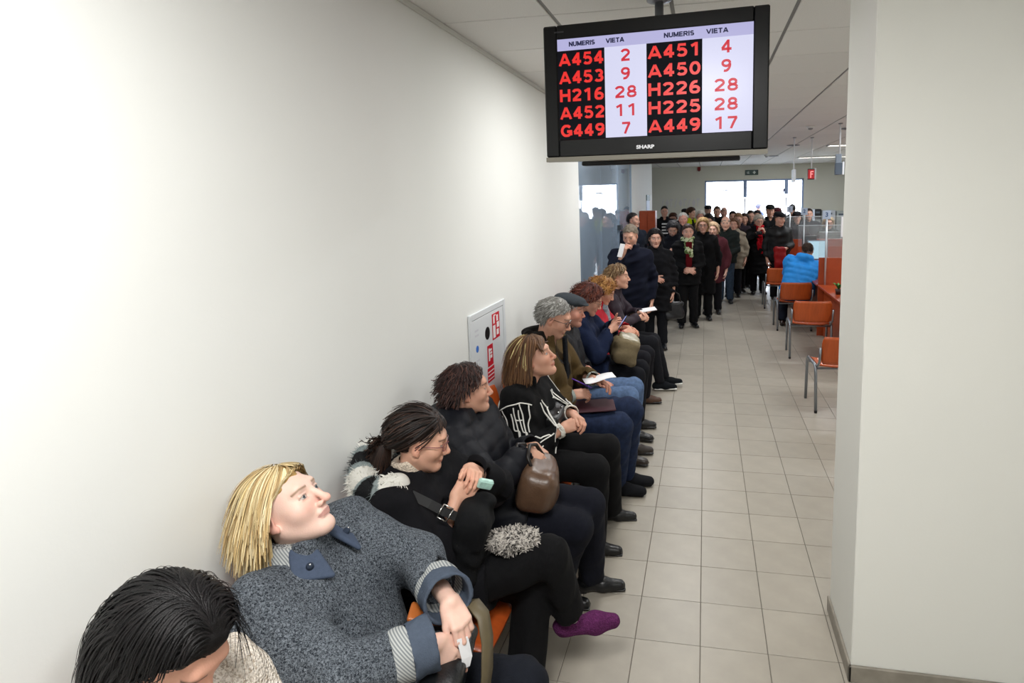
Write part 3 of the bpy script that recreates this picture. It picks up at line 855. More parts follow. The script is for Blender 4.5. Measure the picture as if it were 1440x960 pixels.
WE = 6.56
wl = struct('wall_left', MB().box((-.15, Y0, 0), (0, WE, CEIL)), M_WALL, 'plain white painted wall behind the row of chairs')
MB().box((-.001, Y0, CEIL - .028), (.014, WE, CEIL - .001), .003).build('ceiling_trim', mat('white_trim', '#cfcfca', .5), wl)
struct('wall_rear', MB().box((X0, Y0 - .15, 0), (X1, Y0, CEIL)), M_WALL)
struct('wall_right', MB().box((X1, Y0, 0), (X1 + .15, Y1, CEIL)), M_FARW)
struct('wall_side', MB().box((X0 - .15, Y0, 0), (X0, Y1, CEIL)), mat('blue_grey_paint', '#c3d3e2', .7))
struct('wall_cross', MB().box((X0, WE - .15, 0), (-.15, WE, CEIL)), mat('blue_grey_paint'))
struct('wall_segment', MB().box((-.15, 11.6, 0), (0, 15.9, CEIL)), M_WALL, 'white wall segment between glass partition and waiting hall')
pil = struct('wall_pillar', MB().box((2.012, 2.41, 0), (X1, 2.84, CEIL), .004), M_PIL, 'wide white pillar wall at the corner of the passage')
b_ = MB().box((2.0, 2.396, 0), (2.0119, 2.85, .075), .003).box((2.0, 2.396, 0), (X1, 2.4099, .075), .003)
tag(b_.build('baseboard_pillar', mat('baseboard_stone', '#8d877c', .45, noise=(14, .15))), 'grey brown skirting along the foot of the white pillar', kind='structure')
DX0, DX1, DZ = 1.38, 4.42, 2.54
fw_ = MB().box((X0, Y1, 0), (DX0, Y1 + .2, CEIL)).box((DX1, Y1, 0), (X1, Y1 + .2, CEIL)).box((DX0, Y1, DZ), (DX1, Y1 + .2, CEIL))
wf = struct('wall_far', fw_, M_FARW, 'grey white far wall with the glazed entrance')
# faint relief frieze on the far wall
rf = mat('relief_plaster', '#d6d4d4', .6); k = 0
for i in range(9):
    x = -.02 + i * .142; g = MB()
    if i % 3 == 1: g.prism([(x, 1.84), (x + .06, 1.99), (x + .12, 1.84), (x + .06, 1.70)], lambda p: (p[0], Y1 - .001, p[1]), lambda p: (p[0], Y1 - .02, p[1]))
    elif i % 3 == 0: g.prism([(x, 1.70), (x + .03, 1.70), (x + .10, 1.99), (x + .07, 1.99)], lambda p: (p[0], Y1 - .001, p[1]), lambda p: (p[0], Y1 - .02, p[1]))
    else: g.prism([(x, 1.93), (x + .11, 1.93), (x + .11, 1.98), (x, 1.98)], lambda p: (p[0], Y1 - .001, p[1]), lambda p: (p[0], Y1 - .02, p[1])).prism([(x + .02, 1.73), (x + .05, 1.73), (x + .05, 1.93), (x + .02, 1.93)], lambda p: (p[0], Y1 - .001, p[1]), lambda p: (p[0], Y1 - .02, p[1]))
    g.build('relief', rf, wf)
# glazed entrance
M_ALU = mat('blue_grey_aluminium', '#8ea2c8', .4, metal=.2); M_PANE = glass('door_glass', '#ffffff', .02)
dr = struct('door_1', MB().box((DX0, Y1 + .05, DZ - .05), (DX1, Y1 + .12, DZ)).box((DX0, Y1 + .05, 0), (DX0 + .05, Y1 + .12, DZ)).box((DX1 - .05, Y1 + .05, 0), (DX1, Y1 + .12, DZ)), M_ALU, 'brightly lit glazed entrance doors in blue grey frames')
for x in (2.64, 3.9): MB().box((x - .055, Y1 + .04, 1.98 if x < 3 else 2.06), (x + .055, Y1 + .13, DZ - .051), .004).build('mullion', M_ALU, dr)
for x in (2.64, 3.9): MB().box((x - .02, Y1 + .06, 0), (x + .02, Y1 + .11, 1.97), .004).build('door_stile', mat('pale_aluminium', '#d6dcea', .4), dr)
for a, b in ((DX0 + .052, 2.58), (2.70, 3.84), (3.96, DX1 - .052)): MB().box((a, Y1 + .08, .02), (b, Y1 + .088, DZ - .052)).build('pane', M_PANE, dr)
M_CLO = mat('door_closer_grey', '#6b5f8a', .5)
MB().box((1.9, Y1 + .02, 2.20), (2.12, Y1 + .06, 2.235)).box((1.9, Y1 + .02, 2.13), (1.925, Y1 + .06, 2.20)).build('door_closer', M_CLO, dr)
MB().box((3.62, Y1 + .0, 2.14), (3.84, Y1 + .05, 2.165)).box((3.62, Y1 + .0, 2.21), (3.84, Y1 + .05, 2.235)).box((3.80, Y1 + .0, 2.14), (3.845, Y1 + .05, 2.235)).build('door_closer', M_CLO, dr)
g = MB()                                       # faded film lettering, seen from behind
for r_, (z, xs) in enumerate(((2.41, np.arange(2.3, 3.35, .085)), (2.26, np.arange(2.62, 3.25, .09)))):
    for i, x in enumerate(xs):
        if (i * 7 + r_) % 5 == 4: continue
        g.box((x, Y1 + .076, z - .03), (x + .014, Y1 + .079, z + .03)); g.box((x, Y1 + .076, z + .018 * ((i * 3) % 3 - 1)), (x + .045, Y1 + .079, z + .018 * ((i * 3) % 3 - 1) + .013))
g.build('film_lettering', mat('faded_film', '#d8d0d8', .6), dr)
tag(MB().box((-20, Y1 + .2, -.1), (30, 60, -.02)).build('ground_outside', mat('pale_paving', '#b9bcc2', .8)), 'pale paving outside the entrance', kind='structure')
# glass partition
M_PART = glass('partition_glass', '#c6dcf4', .5, .02)
gp = struct('window_1', MB().box((-.06, WE, 0), (-.02, 11.6, .05)).box((-.06, WE, CEIL - .06), (-.02, 11.6, CEIL)).box((-.06, 11.55, 0), (-.02, 11.6, CEIL)), mat('partition_frame', '#9fb0c2', .4, metal=.3), 'tall blue tinted glass partition beyond the white wall')
for a, b in ((WE + .005, 8.2), (8.21, 9.9), (9.91, 11.545)): MB().box((-.045, a, .052), (-.035, b, CEIL - .062)).build('pane', M_PART, gp)
MB().box((-.03, 9.3, 1.05), (.02, 9.315, 1.2)).build('door_handle', M_METAL, gp)
MB().box((-.03, 9.72, 1.52), (.02, 9.98, 1.60)).build('lock_case', mat('dark_lock', '#40484f', .4), gp)
# ================================================================== luminaires and ceiling fittings
M_EMIT = mat('lamp_diffuser', '#ffffff', .5, emit=('#fffaf0', 4.0)); M_WHITEP = mat('white_enamel', '#e4e4e2', .4)
places = ['square ceiling panel lamp above the entrance of the passage', 'square ceiling panel lamp in front of the white pillar', 'square ceiling panel lamp hidden behind the hanging screen', 'square ceiling panel lamp over the middle of the waiting row', 'square ceiling panel lamp over the standing woman with the green scarf',
          'long louvred ceiling lamp over the chair nearest the white pillar', 'long louvred ceiling lamp above the counter desks', 'long louvred ceiling lamp beyond the hanging counter signs', 'long louvred ceiling lamp near the glazed entrance', 'long louvred ceiling lamp in the room behind the glass partition']
for (x, y, sx, sy, pw, c), lb in zip(LIGHTS, places):
    t = empty('ceiling_lamp', (x, y, CEIL), 0, lb, 'lamp', 'ceiling lamps')
    f = MB(); w = .022
    for s in (-1, 1): f.box((-sx / 2, s * (sy / 2 - w / 2) - w / 2, -.026), (sx / 2, s * (sy / 2 - w / 2) + w / 2, -.0005)); f.box((s * (sx / 2 - w / 2) - w / 2, -sy / 2 + w, -.026), (s * (sx / 2 - w / 2) + w / 2, sy / 2 - w, -.0005))
    f.build('frame', M_WHITEP, t)
    MB().box((-sx / 2 + w, -sy / 2 + w, -.012), (sx / 2 - w, sy / 2 - w, -.0005)).build('diffuser', M_EMIT, t)
    if sx > 1:
        for i in range(11): MB().box((-sx / 2 + .1 * (i + 1) - .004, -sy / 2 + w, -.025), (-sx / 2 + .1 * (i + 1) + .004, sy / 2 - w, -.0121)).build('louvre_slat', M_WHITEP, t)
for (x, y), lb in zip(((3.07, 12.2), (3.04, 15.3), (3.48, 9.43)), ('dark round downlight beyond the red counter sign', 'dark round downlight farthest along the ceiling near the entrance', 'dark round downlight beside the grey counter sign rod')):
    t = empty('downlight', (x, y, CEIL), 0, lb, 'downlight', 'round ceiling downlights')
    MB().lathe([(.11, -.0005), (.125, -.006), (.12, -.012), (.095, -.012), (.09, -.003)]).build('trim_ring', mat('grey_ring', '#77777a', .4), t, True)
    MB().lathe([(.088, -.0045), (.06, -.003), (.001, -.001)]).build('reflector', mat('dark_reflector', '#1d1c1e', .5), t, True)
for (x, y), lb in zip(((2.85, 8.93), (2.84, 14.94)), ('white smoke detector on the ceiling above the counter chairs', 'white smoke detector on the ceiling towards the entrance')):
    t = empty('smoke_detector', (x, y, CEIL), 0, lb, 'detector', 'smoke detectors')
    MB().lathe([(.055, -.0005), (.055, -.018), (.045, -.03)]).build('base', M_WHITEP, t, True)
    MB().lathe([(.032, -.0305), (.03, -.048), (.015, -.055)]).build('sensor', mat('grey_plastic', '#9a9a9c', .4), t, True)

# ---- hanging counter signs
M_ROD = mat('white_rod', '#e9ebee', .35); M_SIGNB = mat('sign_blue_grey', '#5a6675', .4); M_SIGNL = mat('sign_lit_edge', '#eef2f8', .4)  # sign edges get a plain near-white colour
M_RED = mat('led_red', '#30080a', .3, emit=('#e8242c', .5)); M_REDT = mat('led_digit', '#ffd0d0', .3, emit=('#ff7a7a', .7))
for (x, y, zt, zb, kind, lb) in ((2.865, 10.57, 2.46, 2.25, 'edge', 'thin hanging counter sign seen edge on beside the red one'), (3.17, 10.7, 2.47, 2.29, 'red', 'hanging counter sign with glowing red display'), (3.205, 8.72, 2.58, 2.30, 'grey', 'grey hanging counter sign with plate on top, over the near desk')):
    t = empty('hanging_sign', (x, y, CEIL), 0, lb, 'sign', 'counter signs hanging from the ceiling')
    MB().lathe([(.03, -.0005), (.03, -.012), (.012, -.016)], n=16).build('ceiling_rose', mat('grey_plastic'), t, True)
    MB().tube([(0, 0, -.012), (0, 0, zt - CEIL)], .011, 8).build('rod', M_ROD, t, True)
    z0, z1 = zb - CEIL, zt - CEIL
    if kind == 'edge': MB().box((-.02, -.12, z0), (.02, .12, z1), .004).build('housing', M_SIGNL, t)
    elif kind == 'red':
        MB().box((-.06, -.03, z0), (.0495, .03, z1), .004).build('housing', mat('dark_housing', '#252326', .4), t)
        MB().box((.05, -.032, z0), (.072, .032, z1 + .01), .003).build('edge_strip', M_SIGNL, t)
        MB().box((-.055, -.034, z0 + .015), (.045, -.0305, z1 - .015)).build('display', M_RED, t)
        MB().box((-.02, -.037, z0 + .03), (-.006, -.0345, z1 - .04)).box((-.006, -.037, z1 - .055), (.03, -.0345, z1 - .04)).box((-.006, -.037, (z0 + z1) / 2 - .005), (.02, -.0345, (z0 + z1) / 2 + .01)).build('digit', M_REDT, t)
    else:
        MB().box((-.055, -.03, z0), (.0345, .03, z1 - .12), .004).build('housing', M_SIGNB, t)
        MB().box((.035, -.032, z0), (.06, .032, z1 - .105), .003).build('edge_strip', M_SIGNL, t)
        MB().box((-.05, -.02, z1 - .12), (.025, .02, z1), .004).build('top_plate', mat('sign_pale_grey', '#8792a0', .4), t)
# ---- far wall fittings
t = empty('fire_alarm', (1.195, Y1, 2.93), 0, 'small red fire alarm sounder high on the far wall', 'alarm')
MB().box((-.05, -.06, -.07), (.05, -.0005, .05), .01).build('housing', mat('alarm_red', '#8e1f28', .4), t)
MB().lathe([(.03, -.085), (.03, -.071)], (0, -.03, 0), 12).build('beacon', mat('alarm_lens', '#5e1018', .2), t, True)
t = empty('exit_sign', (2.83, Y1, 2.76), 0, 'dark exit sign with white symbols above the entrance', 'sign')
MB().box((-.2, -.05, -.08), (.2, -.0005, .08), .006).build('housing', mat('exit_dark', '#4a5a58', .5), t)
g = MB().box((.06, -.054, -.045), (.10, -.0505, .045)).box((.035, -.054, -.015), (.0595, -.0505, .015)).box((.1005, -.054, -.015), (.125, -.0505, .015)); g.build('symbol', mat('exit_white', '#dfe8e4', .5), t)
g = MB().box((-.14, -.054, -.03), (-.125, -.0505, .03)).box((-.1249, -.054, -.03), (-.07, -.0505, -.018)).box((-.1, -.054, -.0179), (-.085, -.0505, .04))
g.build('symbol', mat('exit_white', '#dfe8e4', .5), t)
t = empty('wall_notice', (0, 14.7, 2.0), 0, 'green notice plate with white sheet under it on the white wall segment', 'notice')
MB().box((.0005, -.42, -.03), (.02, .42, .11), .004).build('plate', mat('notice_green', '#41605c', .5), t)
MB().box((.0005, -.38, -.28), (.008, .42, -.032)).build('sheet', mat('notice_paper', '#cfdcf2', .6), t)
# ---- fire hose cabinet in the left wall
t = empty('hose_cabinet', (0, 3.59, 1.0), 0, 'white fire hose cabinet set in the wall with red stickers', 'cabinet')
M_CAB = mat('cabinet_enamel', '#dfe3e6', .35, .4)
g = MB()
for s in (-1, 1): g.box((.0005, s * .30 - .02, -.36), (.014, s * .30 + .02, .36), .003)
for s in (-1, 1): g.box((.0005, -.28, s * .34 - .02), (.014, .28, s * .34 + .02), .003)
g.build('frame', M_CAB, t)
d = MB().box((.0005, -.276, -.316), (.010, .276, .316), .002).build('door', M_CAB, t)
dot = lambda y, z, r, n=20: [(y + r * math.cos(2 * PI * k / n), z + r * math.sin(2 * PI * k / n)) for k in range(n)]
P3 = lambda x: (lambda p: (x, p[0], p[1]))
MB().prism(dot(-.03, .19, .042), P3(.0101), P3(.0115)).build('lock_hole', mat('lock_black', '#121214', .4), d)
MB().prism(dot(-.21, .13, .022, 14), P3(.0101), P3(.0112)).build('round_sticker', mat('sticker_blue', '#3f74c8', .5), d)
M_STR = mat('sticker_red', '#cf1b2f', .45); M_STW = mat('sticker_white', '#f0eeee', .5)
def sticker(y0, y1, z0, z1, marks):
    s = MB().box((.0101, y0, z0), (.0113, y1, z1)).build('red_sticker', M_STR, d); g = MB()
    for a, b, c_, e in marks: g.box((.0114, y0 + (y1 - y0) * a, z0 + (z1 - z0) * b), (.0118, y0 + (y1 - y0) * c_, z0 + (z1 - z0) * e))
    g.build('print', M_STW, s)
sticker(.06, .20, .12, .295, [(.08, .06, .42, .55), (.14, .62, .34, .9), (.2, .9, .5, .95), (.56, .12, .84, .34), (.6, .40, .92, .62), (.58, .66, .8, .9)])
sticker(-.045, .055, -.035, .105, [(.18, .25, .4, .85), (.45, .35, .8, .5), (.45, .55, .8, .65), (.4, .7, .75, .8)])
sticker(-.055, .065, -.14, -.045, [(.05, .15, .95, .22), (.05, .42, .95, .50), (.05, .68, .95, .76)])
for z in (.24, .21, .05, .02): MB().box((.0101, -.24, z), (.0106, -.18, z + .012)).build('faded_print', mat('faded_lilac', '#d3d4da', .6), d)

# ---- bold sans lettering built from strokes (cap height 1)
def _arc(cx, cy, rx, ry, a0, a1, n=10): return [(cx + rx * math.cos(math.radians(a0 + (a1 - a0) * i / n)), cy + ry * math.sin(math.radians(a0 + (a1 - a0) * i / n))) for i in range(n + 1)]
GW = dict(A=.80, H=.72, G=.80, N=.74, U=.72, M=.86, E=.64, R=.74, I=.2, S=.68, V=.76, T=.66); h_ = .09
GL = {
 'A': [[(.06, 0), (.40, 1)], [(.40, 1), (.74, 0)], [(.18, .30), (.62, .30)]], 'H': [[(.09, 0), (.09, 1)], [(.63, 0), (.63, 1)], [(.09, .52), (.63, .52)]],
 'G': [_arc(.41, .5, .32, .41, 40, 345, 18), [(.72, .12), (.72, .44)], [(.44, .44), (.80, .44)]], 'N': [[(.09, 0), (.09, 1)], [(.09, .92), (.65, .08)], [(.65, 0), (.65, 1)]],
 'U': [[(.09, 1), (.09, .38)] + _arc(.36, .36, .27, .27, 180, 360) + [(.63, .38), (.63, 1)]], 'M': [[(.09, 0), (.09, 1)], [(.10, .95), (.43, .1)], [(.43, .1), (.76, .95)], [(.77, 0), (.77, 1)]],
 'E': [[(.09, 0), (.09, 1)], [(.09, .91), (.62, .91)], [(.09, .5), (.58, .5)], [(.09, .09), (.64, .09)]], 'R': [[(.09, 0), (.09, 1)], [(.09, .91), (.42, .91)] + _arc(.43, .69, .21, .22, 90, -90) + [(.09, .47)], [(.40, .46), (.68, 0)]],
 'I': [[(.1, 0), (.1, 1)]], 'S': [_arc(.34, .70, .24, .21, 30, 270) + _arc(.34, .29, .25, .20, 90, -160)[1:]], 'V': [[(.04, 1), (.38, .04)], [(.38, .04), (.72, 1)]], 'T': [[(0, .91), (.66, .91)], [(.33, 0), (.33, .91)]],
 '0': [_arc(.33, .5, .235, .41, 0, 360, 22)], '1': [[(.12, .74), (.40, .95)], [(.40, 0), (.40, 1)]], '2': [_arc(.33, .68, .235, .23, 165, -25, 12) + [(.12, .13)], [(.06, .09), (.62, .09)]],
 '3': [_arc(.31, .70, .21, .21, 150, -90, 12), _arc(.31, .29, .235, .21, 90, -155, 12)], '4': [[(.44, 0), (.44, 1)], [(.44, .94), (.07, .33)], [(.04, .29), (.64, .29)]], '5': [[(.56, .91), (.17, .91), (.13, .50)], _arc(.32, .33, .24, .25, 140, -150, 14)],
 '6': [_arc(.33, .31, .225, .225, 0, 360, 18), _arc(.40, .42, .295, .49, 75, 185, 10)], '7': [[(.06, .91), (.60, .91)], [(.56, .9), (.40, .5), (.25, 0)]], '8': [_arc(.33, .705, .195, .2, 0, 360, 16), _arc(.33, .29, .235, .205, 0, 360, 16)], '9': [_arc(.33, .69, .225, .225, 0, 360, 18), _arc(.26, .58, .295, .49, 255, 365, 10)]}
def sign_text(name, txt, x0, x1, z0, z1, y, m, parent, st=.21):
    """letters filling x0..x1, z0..z1 in a plane of constant y, stroke weight st of the cap height"""
    adv = [GW.get(c, .66) + .10 for c in txt]; tot = sum(adv) - .10; sc_x = (x1 - x0) / tot; sc_z = z1 - z0; x = x0
    for c, a in zip(txt, adv):
        g = MB()
        for pl in GL[c]:
            P = np.array([(x + p[0] * sc_x, z0 + p[1] * sc_z) for p in pl]); w = st * sc_z / 2; n = len(P)
            T = np.gradient(P, axis=0) if n > 2 else np.tile(P[1] - P[0], (2, 1)); T = T / (np.linalg.norm(T, axis=1, keepdims=True) + 1e-9); N_ = np.stack([-T[:, 1], T[:, 0]], 1) * w * 1.1
            P = np.clip(P, (-9, z0 + 0), (9, z1 - 0))
            a_, b_ = P + N_, P - N_; a_[:, 1] = np.clip(a_[:, 1], z0, z1); b_[:, 1] = np.clip(b_[:, 1], z0, z1)
            v = [(p[0], y, p[1]) for p in a_] + [(p[0], y, p[1]) for p in b_] + [(p[0], y + .0005, p[1]) for p in a_] + [(p[0], y + .0005, p[1]) for p in b_]
            g._add(v, [(i, n + i, n + i + 1, i + 1) for i in range(n - 1)] + [(0, 2 * n, 3 * n, n), (n - 1, 2 * n - 1, 4 * n - 1, 3 * n - 1)])
        g.build(name, m, parent); x += a * sc_x
# ---- hanging screen
tv = empty('hanging_screen', (1.162, 2.765, 2.54), math.radians(-4.4), 'large black ceiling hung screen listing red queue numbers', 'screen')
M_TVB = mat('gloss_black_plastic', '#0c0d0f', .3, .3); M_TVG = mat('grey_bezel_lip', '#8b877c', .35)
W, H_ = .506, .298; bz = .066; bt = .062; bb = .080
g = MB()
for s in (-1, 1): g.box((s * (W - bz / 2) - bz / 2, -.03, -H_), (s * (W - bz / 2) + bz / 2, .03, H_), .006)
g.box((-W + bz, -.03, H_ - bt), (W - bz, .03, H_), .004); g.box((-W + bz, -.03, -H_), (W - bz, .03, -H_ + bb), .004)
g.build('bezel', M_TVB, tv)
g = MB().prism([(-W, -H_ - .001), (-W + .0, -H_ - .022), (W, -H_ - .022), (W, -H_ - .001)], lambda p: (p[0], -.035, p[1]), lambda p: (p[0] * .99, .0, p[1]))
g.build('lower_lip', M_TVG, tv)
g = MB(); A = [(-W + .01, .031, -H_ - .02), (W - .01, .031, -H_ - .02), (W - .01, .031, H_), (-W + .01, .031, H_)]; B = [(-W + .14, .19, -H_ - .012), (W - .14, .19, -H_ - .012), (W - .16, .19, H_ - .1), (-W + .16, .19, H_ - .1)]
g._add(A + B, [(0, 1, 2, 3), (7, 6, 5, 4), (0, 4, 5, 1), (1, 5, 6, 2), (2, 6, 7, 3), (3, 7, 4, 0)]); g.build('back_cover', mat('tv_back', '#6f6c63', .5), tv)
MB().box((-W + .12, .150, -H_ - .034), (W - .12, .21, -H_ - .0125), .005).build('speaker_bar', mat('tv_dark', '#17171a', .4), tv)
MB().tube([(.0, .215, CEIL - 2.54 - .0005), (.0, .215, .05)], .021, 14).build('ceiling_pole', mat('grey_pole', '#7d7f84', .35, metal=.5), tv, True)
MB().lathe([(.06, CEIL - 2.54 - .0005), (.06, CEIL - 2.54 - .02), (.024, CEIL - 2.54 - .03)], (0, .215, 0), 20).build('ceiling_flange', mat('grey_pole'), tv, True)
sx0, sx1, sz0, sz1 = -W + bz, W - bz, -H_ + bb, H_ - bt
M_SW = mat('screen_white', '#000000', .25, emit=('#dfe0fb', .92)); M_SHD = mat('screen_header', '#000000', .25, emit=('#bdbbe6', .9)); M_SBK = mat('screen_black', '#0b0c10', .5, .05, emit=('#14151b', .6))
M_TR = mat('screen_red_on_black', '#000000', .3, emit=('#f22f2b', .95)); M_TR2 = mat('screen_red_on_white', '#000000', .3, emit=('#d8283c', .9)); M_TH = mat('screen_navy', '#000000', .3, emit=('#1b1f45', .9))
scr = MB().box((sx0, -.022, sz0), (sx1, -.018, sz1)).build('display', M_SW, tv)
cw = (sx1 - sx0); hz = sz1 - .052 * 1.0
MB().box((sx0, -.0235, hz), (sx1, -.0221, sz1)).build('header_band', M_SHD, scr)
cols = [(0, .255), (.475, .755)]
for a, b in cols: MB().box((sx0 + cw * a, -.0235, sz0), (sx0 + cw * b, -.0221, hz)).build('number_column', M_SBK, scr)
X_ = lambda f: sx0 + cw * f
for xa, xb, t_ in ((.065, .205, 'NUMERIS'), (.265, .36, 'VIETA'), (.565, .715, 'NUMERIS'), (.775, .88, 'VIETA')): sign_text('lettering', t_, X_(xa), X_(xb), hz + .017, sz1 - .014, -.0245, M_TH, scr, .25)
rh_ = (hz - sz0) / 5
for i, (a, b, c, d_) in enumerate((('A454', '2', 'A451', '4'), ('A453', '9', 'A450', '9'), ('H216', '28', 'H226', '28'), ('A452', '11', 'H225', '28'), ('G449', '7', 'A449', '17'))):
    z = hz - rh_ * (i + .5); q = rh_ * .35
    sign_text('lettering', a, X_(.008), X_(.250), z - q, z + q, -.0245, M_TR, scr)
    sign_text('lettering', c, X_(.483), X_(.748), z - q, z + q, -.0245, M_TR, scr)
    for t_, xm in ((b, .365), (d_, .872)): w_ = .026 if len(t_) == 1 else .06; sign_text('lettering', t_, X_(xm - w_), X_(xm + w_), z - q * .95, z + q * .95, -.0245, M_TR2, scr, .185)
M = Matrix.Translation((-.03, -.0309, -H_ + .030)) @ Matrix.Rotation(PI / 2, 4, 'X')
text_mesh('maker_mark', 'SHARP', .022, mat('mark_silver', '#d8d8dc', .3, metal=.8), tv, M, .0008, 1.25)
MB().box((-W + .055, -.0312, H_ - .034), (-W + .1, -.0301, H_ - .028)).build('model_mark', mat('mark_grey', '#3a3a3e', .4), tv)
# ================================================================== chairs, counter desks
M_PLY = mat('orange_plywood', '#b4501f', .38, .45, noise=(7, .12), coat=.15)
nt = M_PLY.node_tree; tx = [n for n in nt.nodes if n.type == 'TEX_NOISE'][0]; mp = nt.nodes.new('ShaderNodeMapping'); mp.inputs['Scale'].default_value = (1, 6, 1)
nt.links.new(nt.nodes['Texture Coordinate'].outputs['Object'], mp.inputs[0]); nt.links.new(mp.outputs[0], tx.inputs['Vector'])
M_STEEL = mat('grey_steel_tube', '#8f949a', .35, metal=.75); M_CAPB = mat('black_foot_cap', '#1b1b1c', .6)
def make_chair(name, b0, b1):
    """faces +x, origin on the floor under the seat centre"""
    t = empty(name)
    P, Q = [], []
    for i in range(13):
        x = -.21 + .43 * i / 12; r1, r2 = [], []
        for j in range(9):
            y = -.215 + .43 * j / 8; ry = y * (1 - .10 * max(0, abs(x) / .21 - .75))
            z = .447 - .016 * (1 - (y / .215) ** 2) * 1.0 - .03 * max(0, (x - .12) / .1) ** 2 + .02 * max(0, (-x - .12) / .09) ** 2
            r1.append((x, ry, z)); r2.append((x, ry, z - .011))
        P.append(r1); Q.append(r2)
    MB().sheet(P, Q).build('seat', M_PLY, t, True)
    P, Q = [], []
    for i in range(9):
        z = b0 + (b1 - b0) * i / 8; r1, r2 = [], []
        e = max(0, abs(i - 4) / 4 - .5) / .5
        for j in range(11):
            y = -.225 + .45 * j / 10; y2 = y * (1 - .09 * e ** 2)
            x = -.245 - .06 * (z - b0) / (b1 - b0) - .035 * (1 - (y / .225) ** 2)
            r1.append((x, y2, z)); r2.append((x - .011, y2, z))
        P.append(r1); Q.append(r2)
    MB().sheet(P, Q).build('backrest', M_PLY, t, True)
    for s in (-1, 1):
        pts = [(.205, s * .245, .0), (.175, s * .245, .38), (.165, s * .245, .425), (.135, s * .245, .447), (-.13, s * .245, .447), (-.165, s * .245, .425), (-.175, s * .245, .38), (-.215, s * .245, .0)]
        MB().tube(pts, .0145, 10).build('leg_frame', M_STEEL, t, True)
        MB().tube([(-.135, s * .232, .43), (-.20, s * .232, .46), (-.272, s * .238, b0 + .02), (-.30, s * .238, b0 + .6 * (b1 - b0))], .0115, 10).build('back_post', M_STEEL, t, True)
        for x in (.205, -.215): MB().tube([(x, s * .245, 0.0), (x, s * .245, .025)], .0145, 10).build('foot_cap', M_CAPB, t, True)
    for x in (.12, -.13): MB().tube([(x, -.24, .408), (x, .24, .408)], .010, 8).build('cross_bar', M_STEEL, t, True)
    return t
CH_Y = [.88, 1.45, 2.03, 2.60, 3.18, 3.75, 4.33, 4.90, 5.48, 6.08]
who = ['under the dark haired woman in the cream sweater', 'under the blonde woman in the grey coat', 'under the woman with the fur trimmed hood', 'under the woman with the brown handbag', 'under the woman in the black and white jacket', 'under the man in the olive jacket',
       'under the man in the flat cap', 'under the woman holding a phone', 'under the woman in the red jacket', 'under the seated woman in the plum coat']
chair0 = make_chair('waiting_chair', .64, .905); chairC = make_chair('counter_chair', .485, .755); chairs = [chair0] + [copy_tree(chair0) for _ in CH_Y[1:]]
for o, y, w in zip(chairs, CH_Y, who):
    o.location = (.415, y, 0); tag(o, 'orange plywood chair on grey steel legs ' + w, 'chair', 'waiting chairs along the white wall')
cc = [((2.66, 5.86), 'empty orange chair at the counter, beside the white pillar'), ((2.70, 7.75), 'empty orange chair right behind the man in the blue jacket'), ((2.72, 9.35), 'orange counter chair under the man in the blue jacket'), ((2.71, 11.15), 'empty orange counter chair beyond the man in the blue jacket')]
for i, ((x, y), lb) in enumerate(cc):
    o = chairC if i == 0 else copy_tree(chairC); o.location = (x, y, 0); o.rotation_euler = (0, 0, PI / 2 + (.06, -.03, .03, 0)[i]); tag(o, lb, 'chair', 'counter chairs')
# ---- counter desks: bays divided by panels
M_PLYD = mat('counter_veneer', '#9c3f1a', .35, .45, noise=(6, .14), coat=.1); M_PGL = glass('screen_glass', '#dfeaf0', .08, .02); M_POST = mat('screen_post', '#c9ced3', .3, metal=.4)
bays = [(7.02, 8.84), (8.90, 10.78), (10.84, 12.58)]
blab = ['nearest the white pillar', 'in front of the man in the blue jacket', 'beside the waiting crowd']
for (a, b), lb, nmb in zip(bays, blab, ('3', '2', '1')):
    t = empty('counter_desk', (3.4, (a + b) / 2, 0), 0, 'orange veneer counter desk bay ' + lb, 'desk', 'counter desks'); c_ = (a + b) / 2
    MB().box((-.41, a - c_ + .0, .72), (.45, b - c_, .75), .004).build('desk_top', M_PLYD, t)
    MB().box((-.33, a - c_ + .05, .02), (-.30, b - c_ - .05, .7199)).build('front_panel', M_PLYD, t)
    for y in (a - c_ + .005, b - c_ - .03): MB().box((-.2999, y, 0), (.42, y + .025, .7199)).build('side_panel', M_PLYD, t)
    d = empty('desk_divider', (3.4, b + .03, .0), 0, 'orange divider panel with glass top and number post ' + ('behind the empty chair' if nmb == '3' else 'beside the blue jacket' if nmb == '2' else 'next to the waiting crowd'), 'divider', 'desk dividers')
    zt = 1.14
    MB().box((-.40, -.0145, .0), (.80, .0145, zt), .003).build('panel', M_PLYD, d)
    MB().box((-.40, -.006, zt + .001), (.80, .006, 1.59 if nmb == '1' else 1.5)).build('glass_pane', M_PGL, d)
    MB().box((-.40, -.008, (1.59 if nmb == '1' else 1.5) + .001), (.80, .008, (1.59 if nmb == '1' else 1.5) + .012)).build('glass_rail', M_POST, d)
    MB().tube([(-.312, -.035, .75 if nmb != '1' else 0.751), (-.312, -.035, 1.70)], .013, 10).build('number_post', M_POST, d, True)
    pl = MB().box((-.372, -.049, 1.69), (-.262, -.0495 + .012, 1.81), .003).build('number_plate', mat('plate_pale', '#aebcd0', .5), d)
    text_mesh('numeral', nmb, .085, mat('plate_ink', '#3b5580', .5), pl, Matrix.Translation((-.317, -.0502, 1.75)) @ Matrix.Rotation(PI / 2, 4, 'X'), .002)
t = MB().box((3.28, 8.81, 1.44), (3.42, 8.8195 + .03, 1.72)).build('paper_notice', mat('white_paper', '#eeeef0', .7)); tag(t, 'white paper notice fixed to the glass over the desk', 'notice')
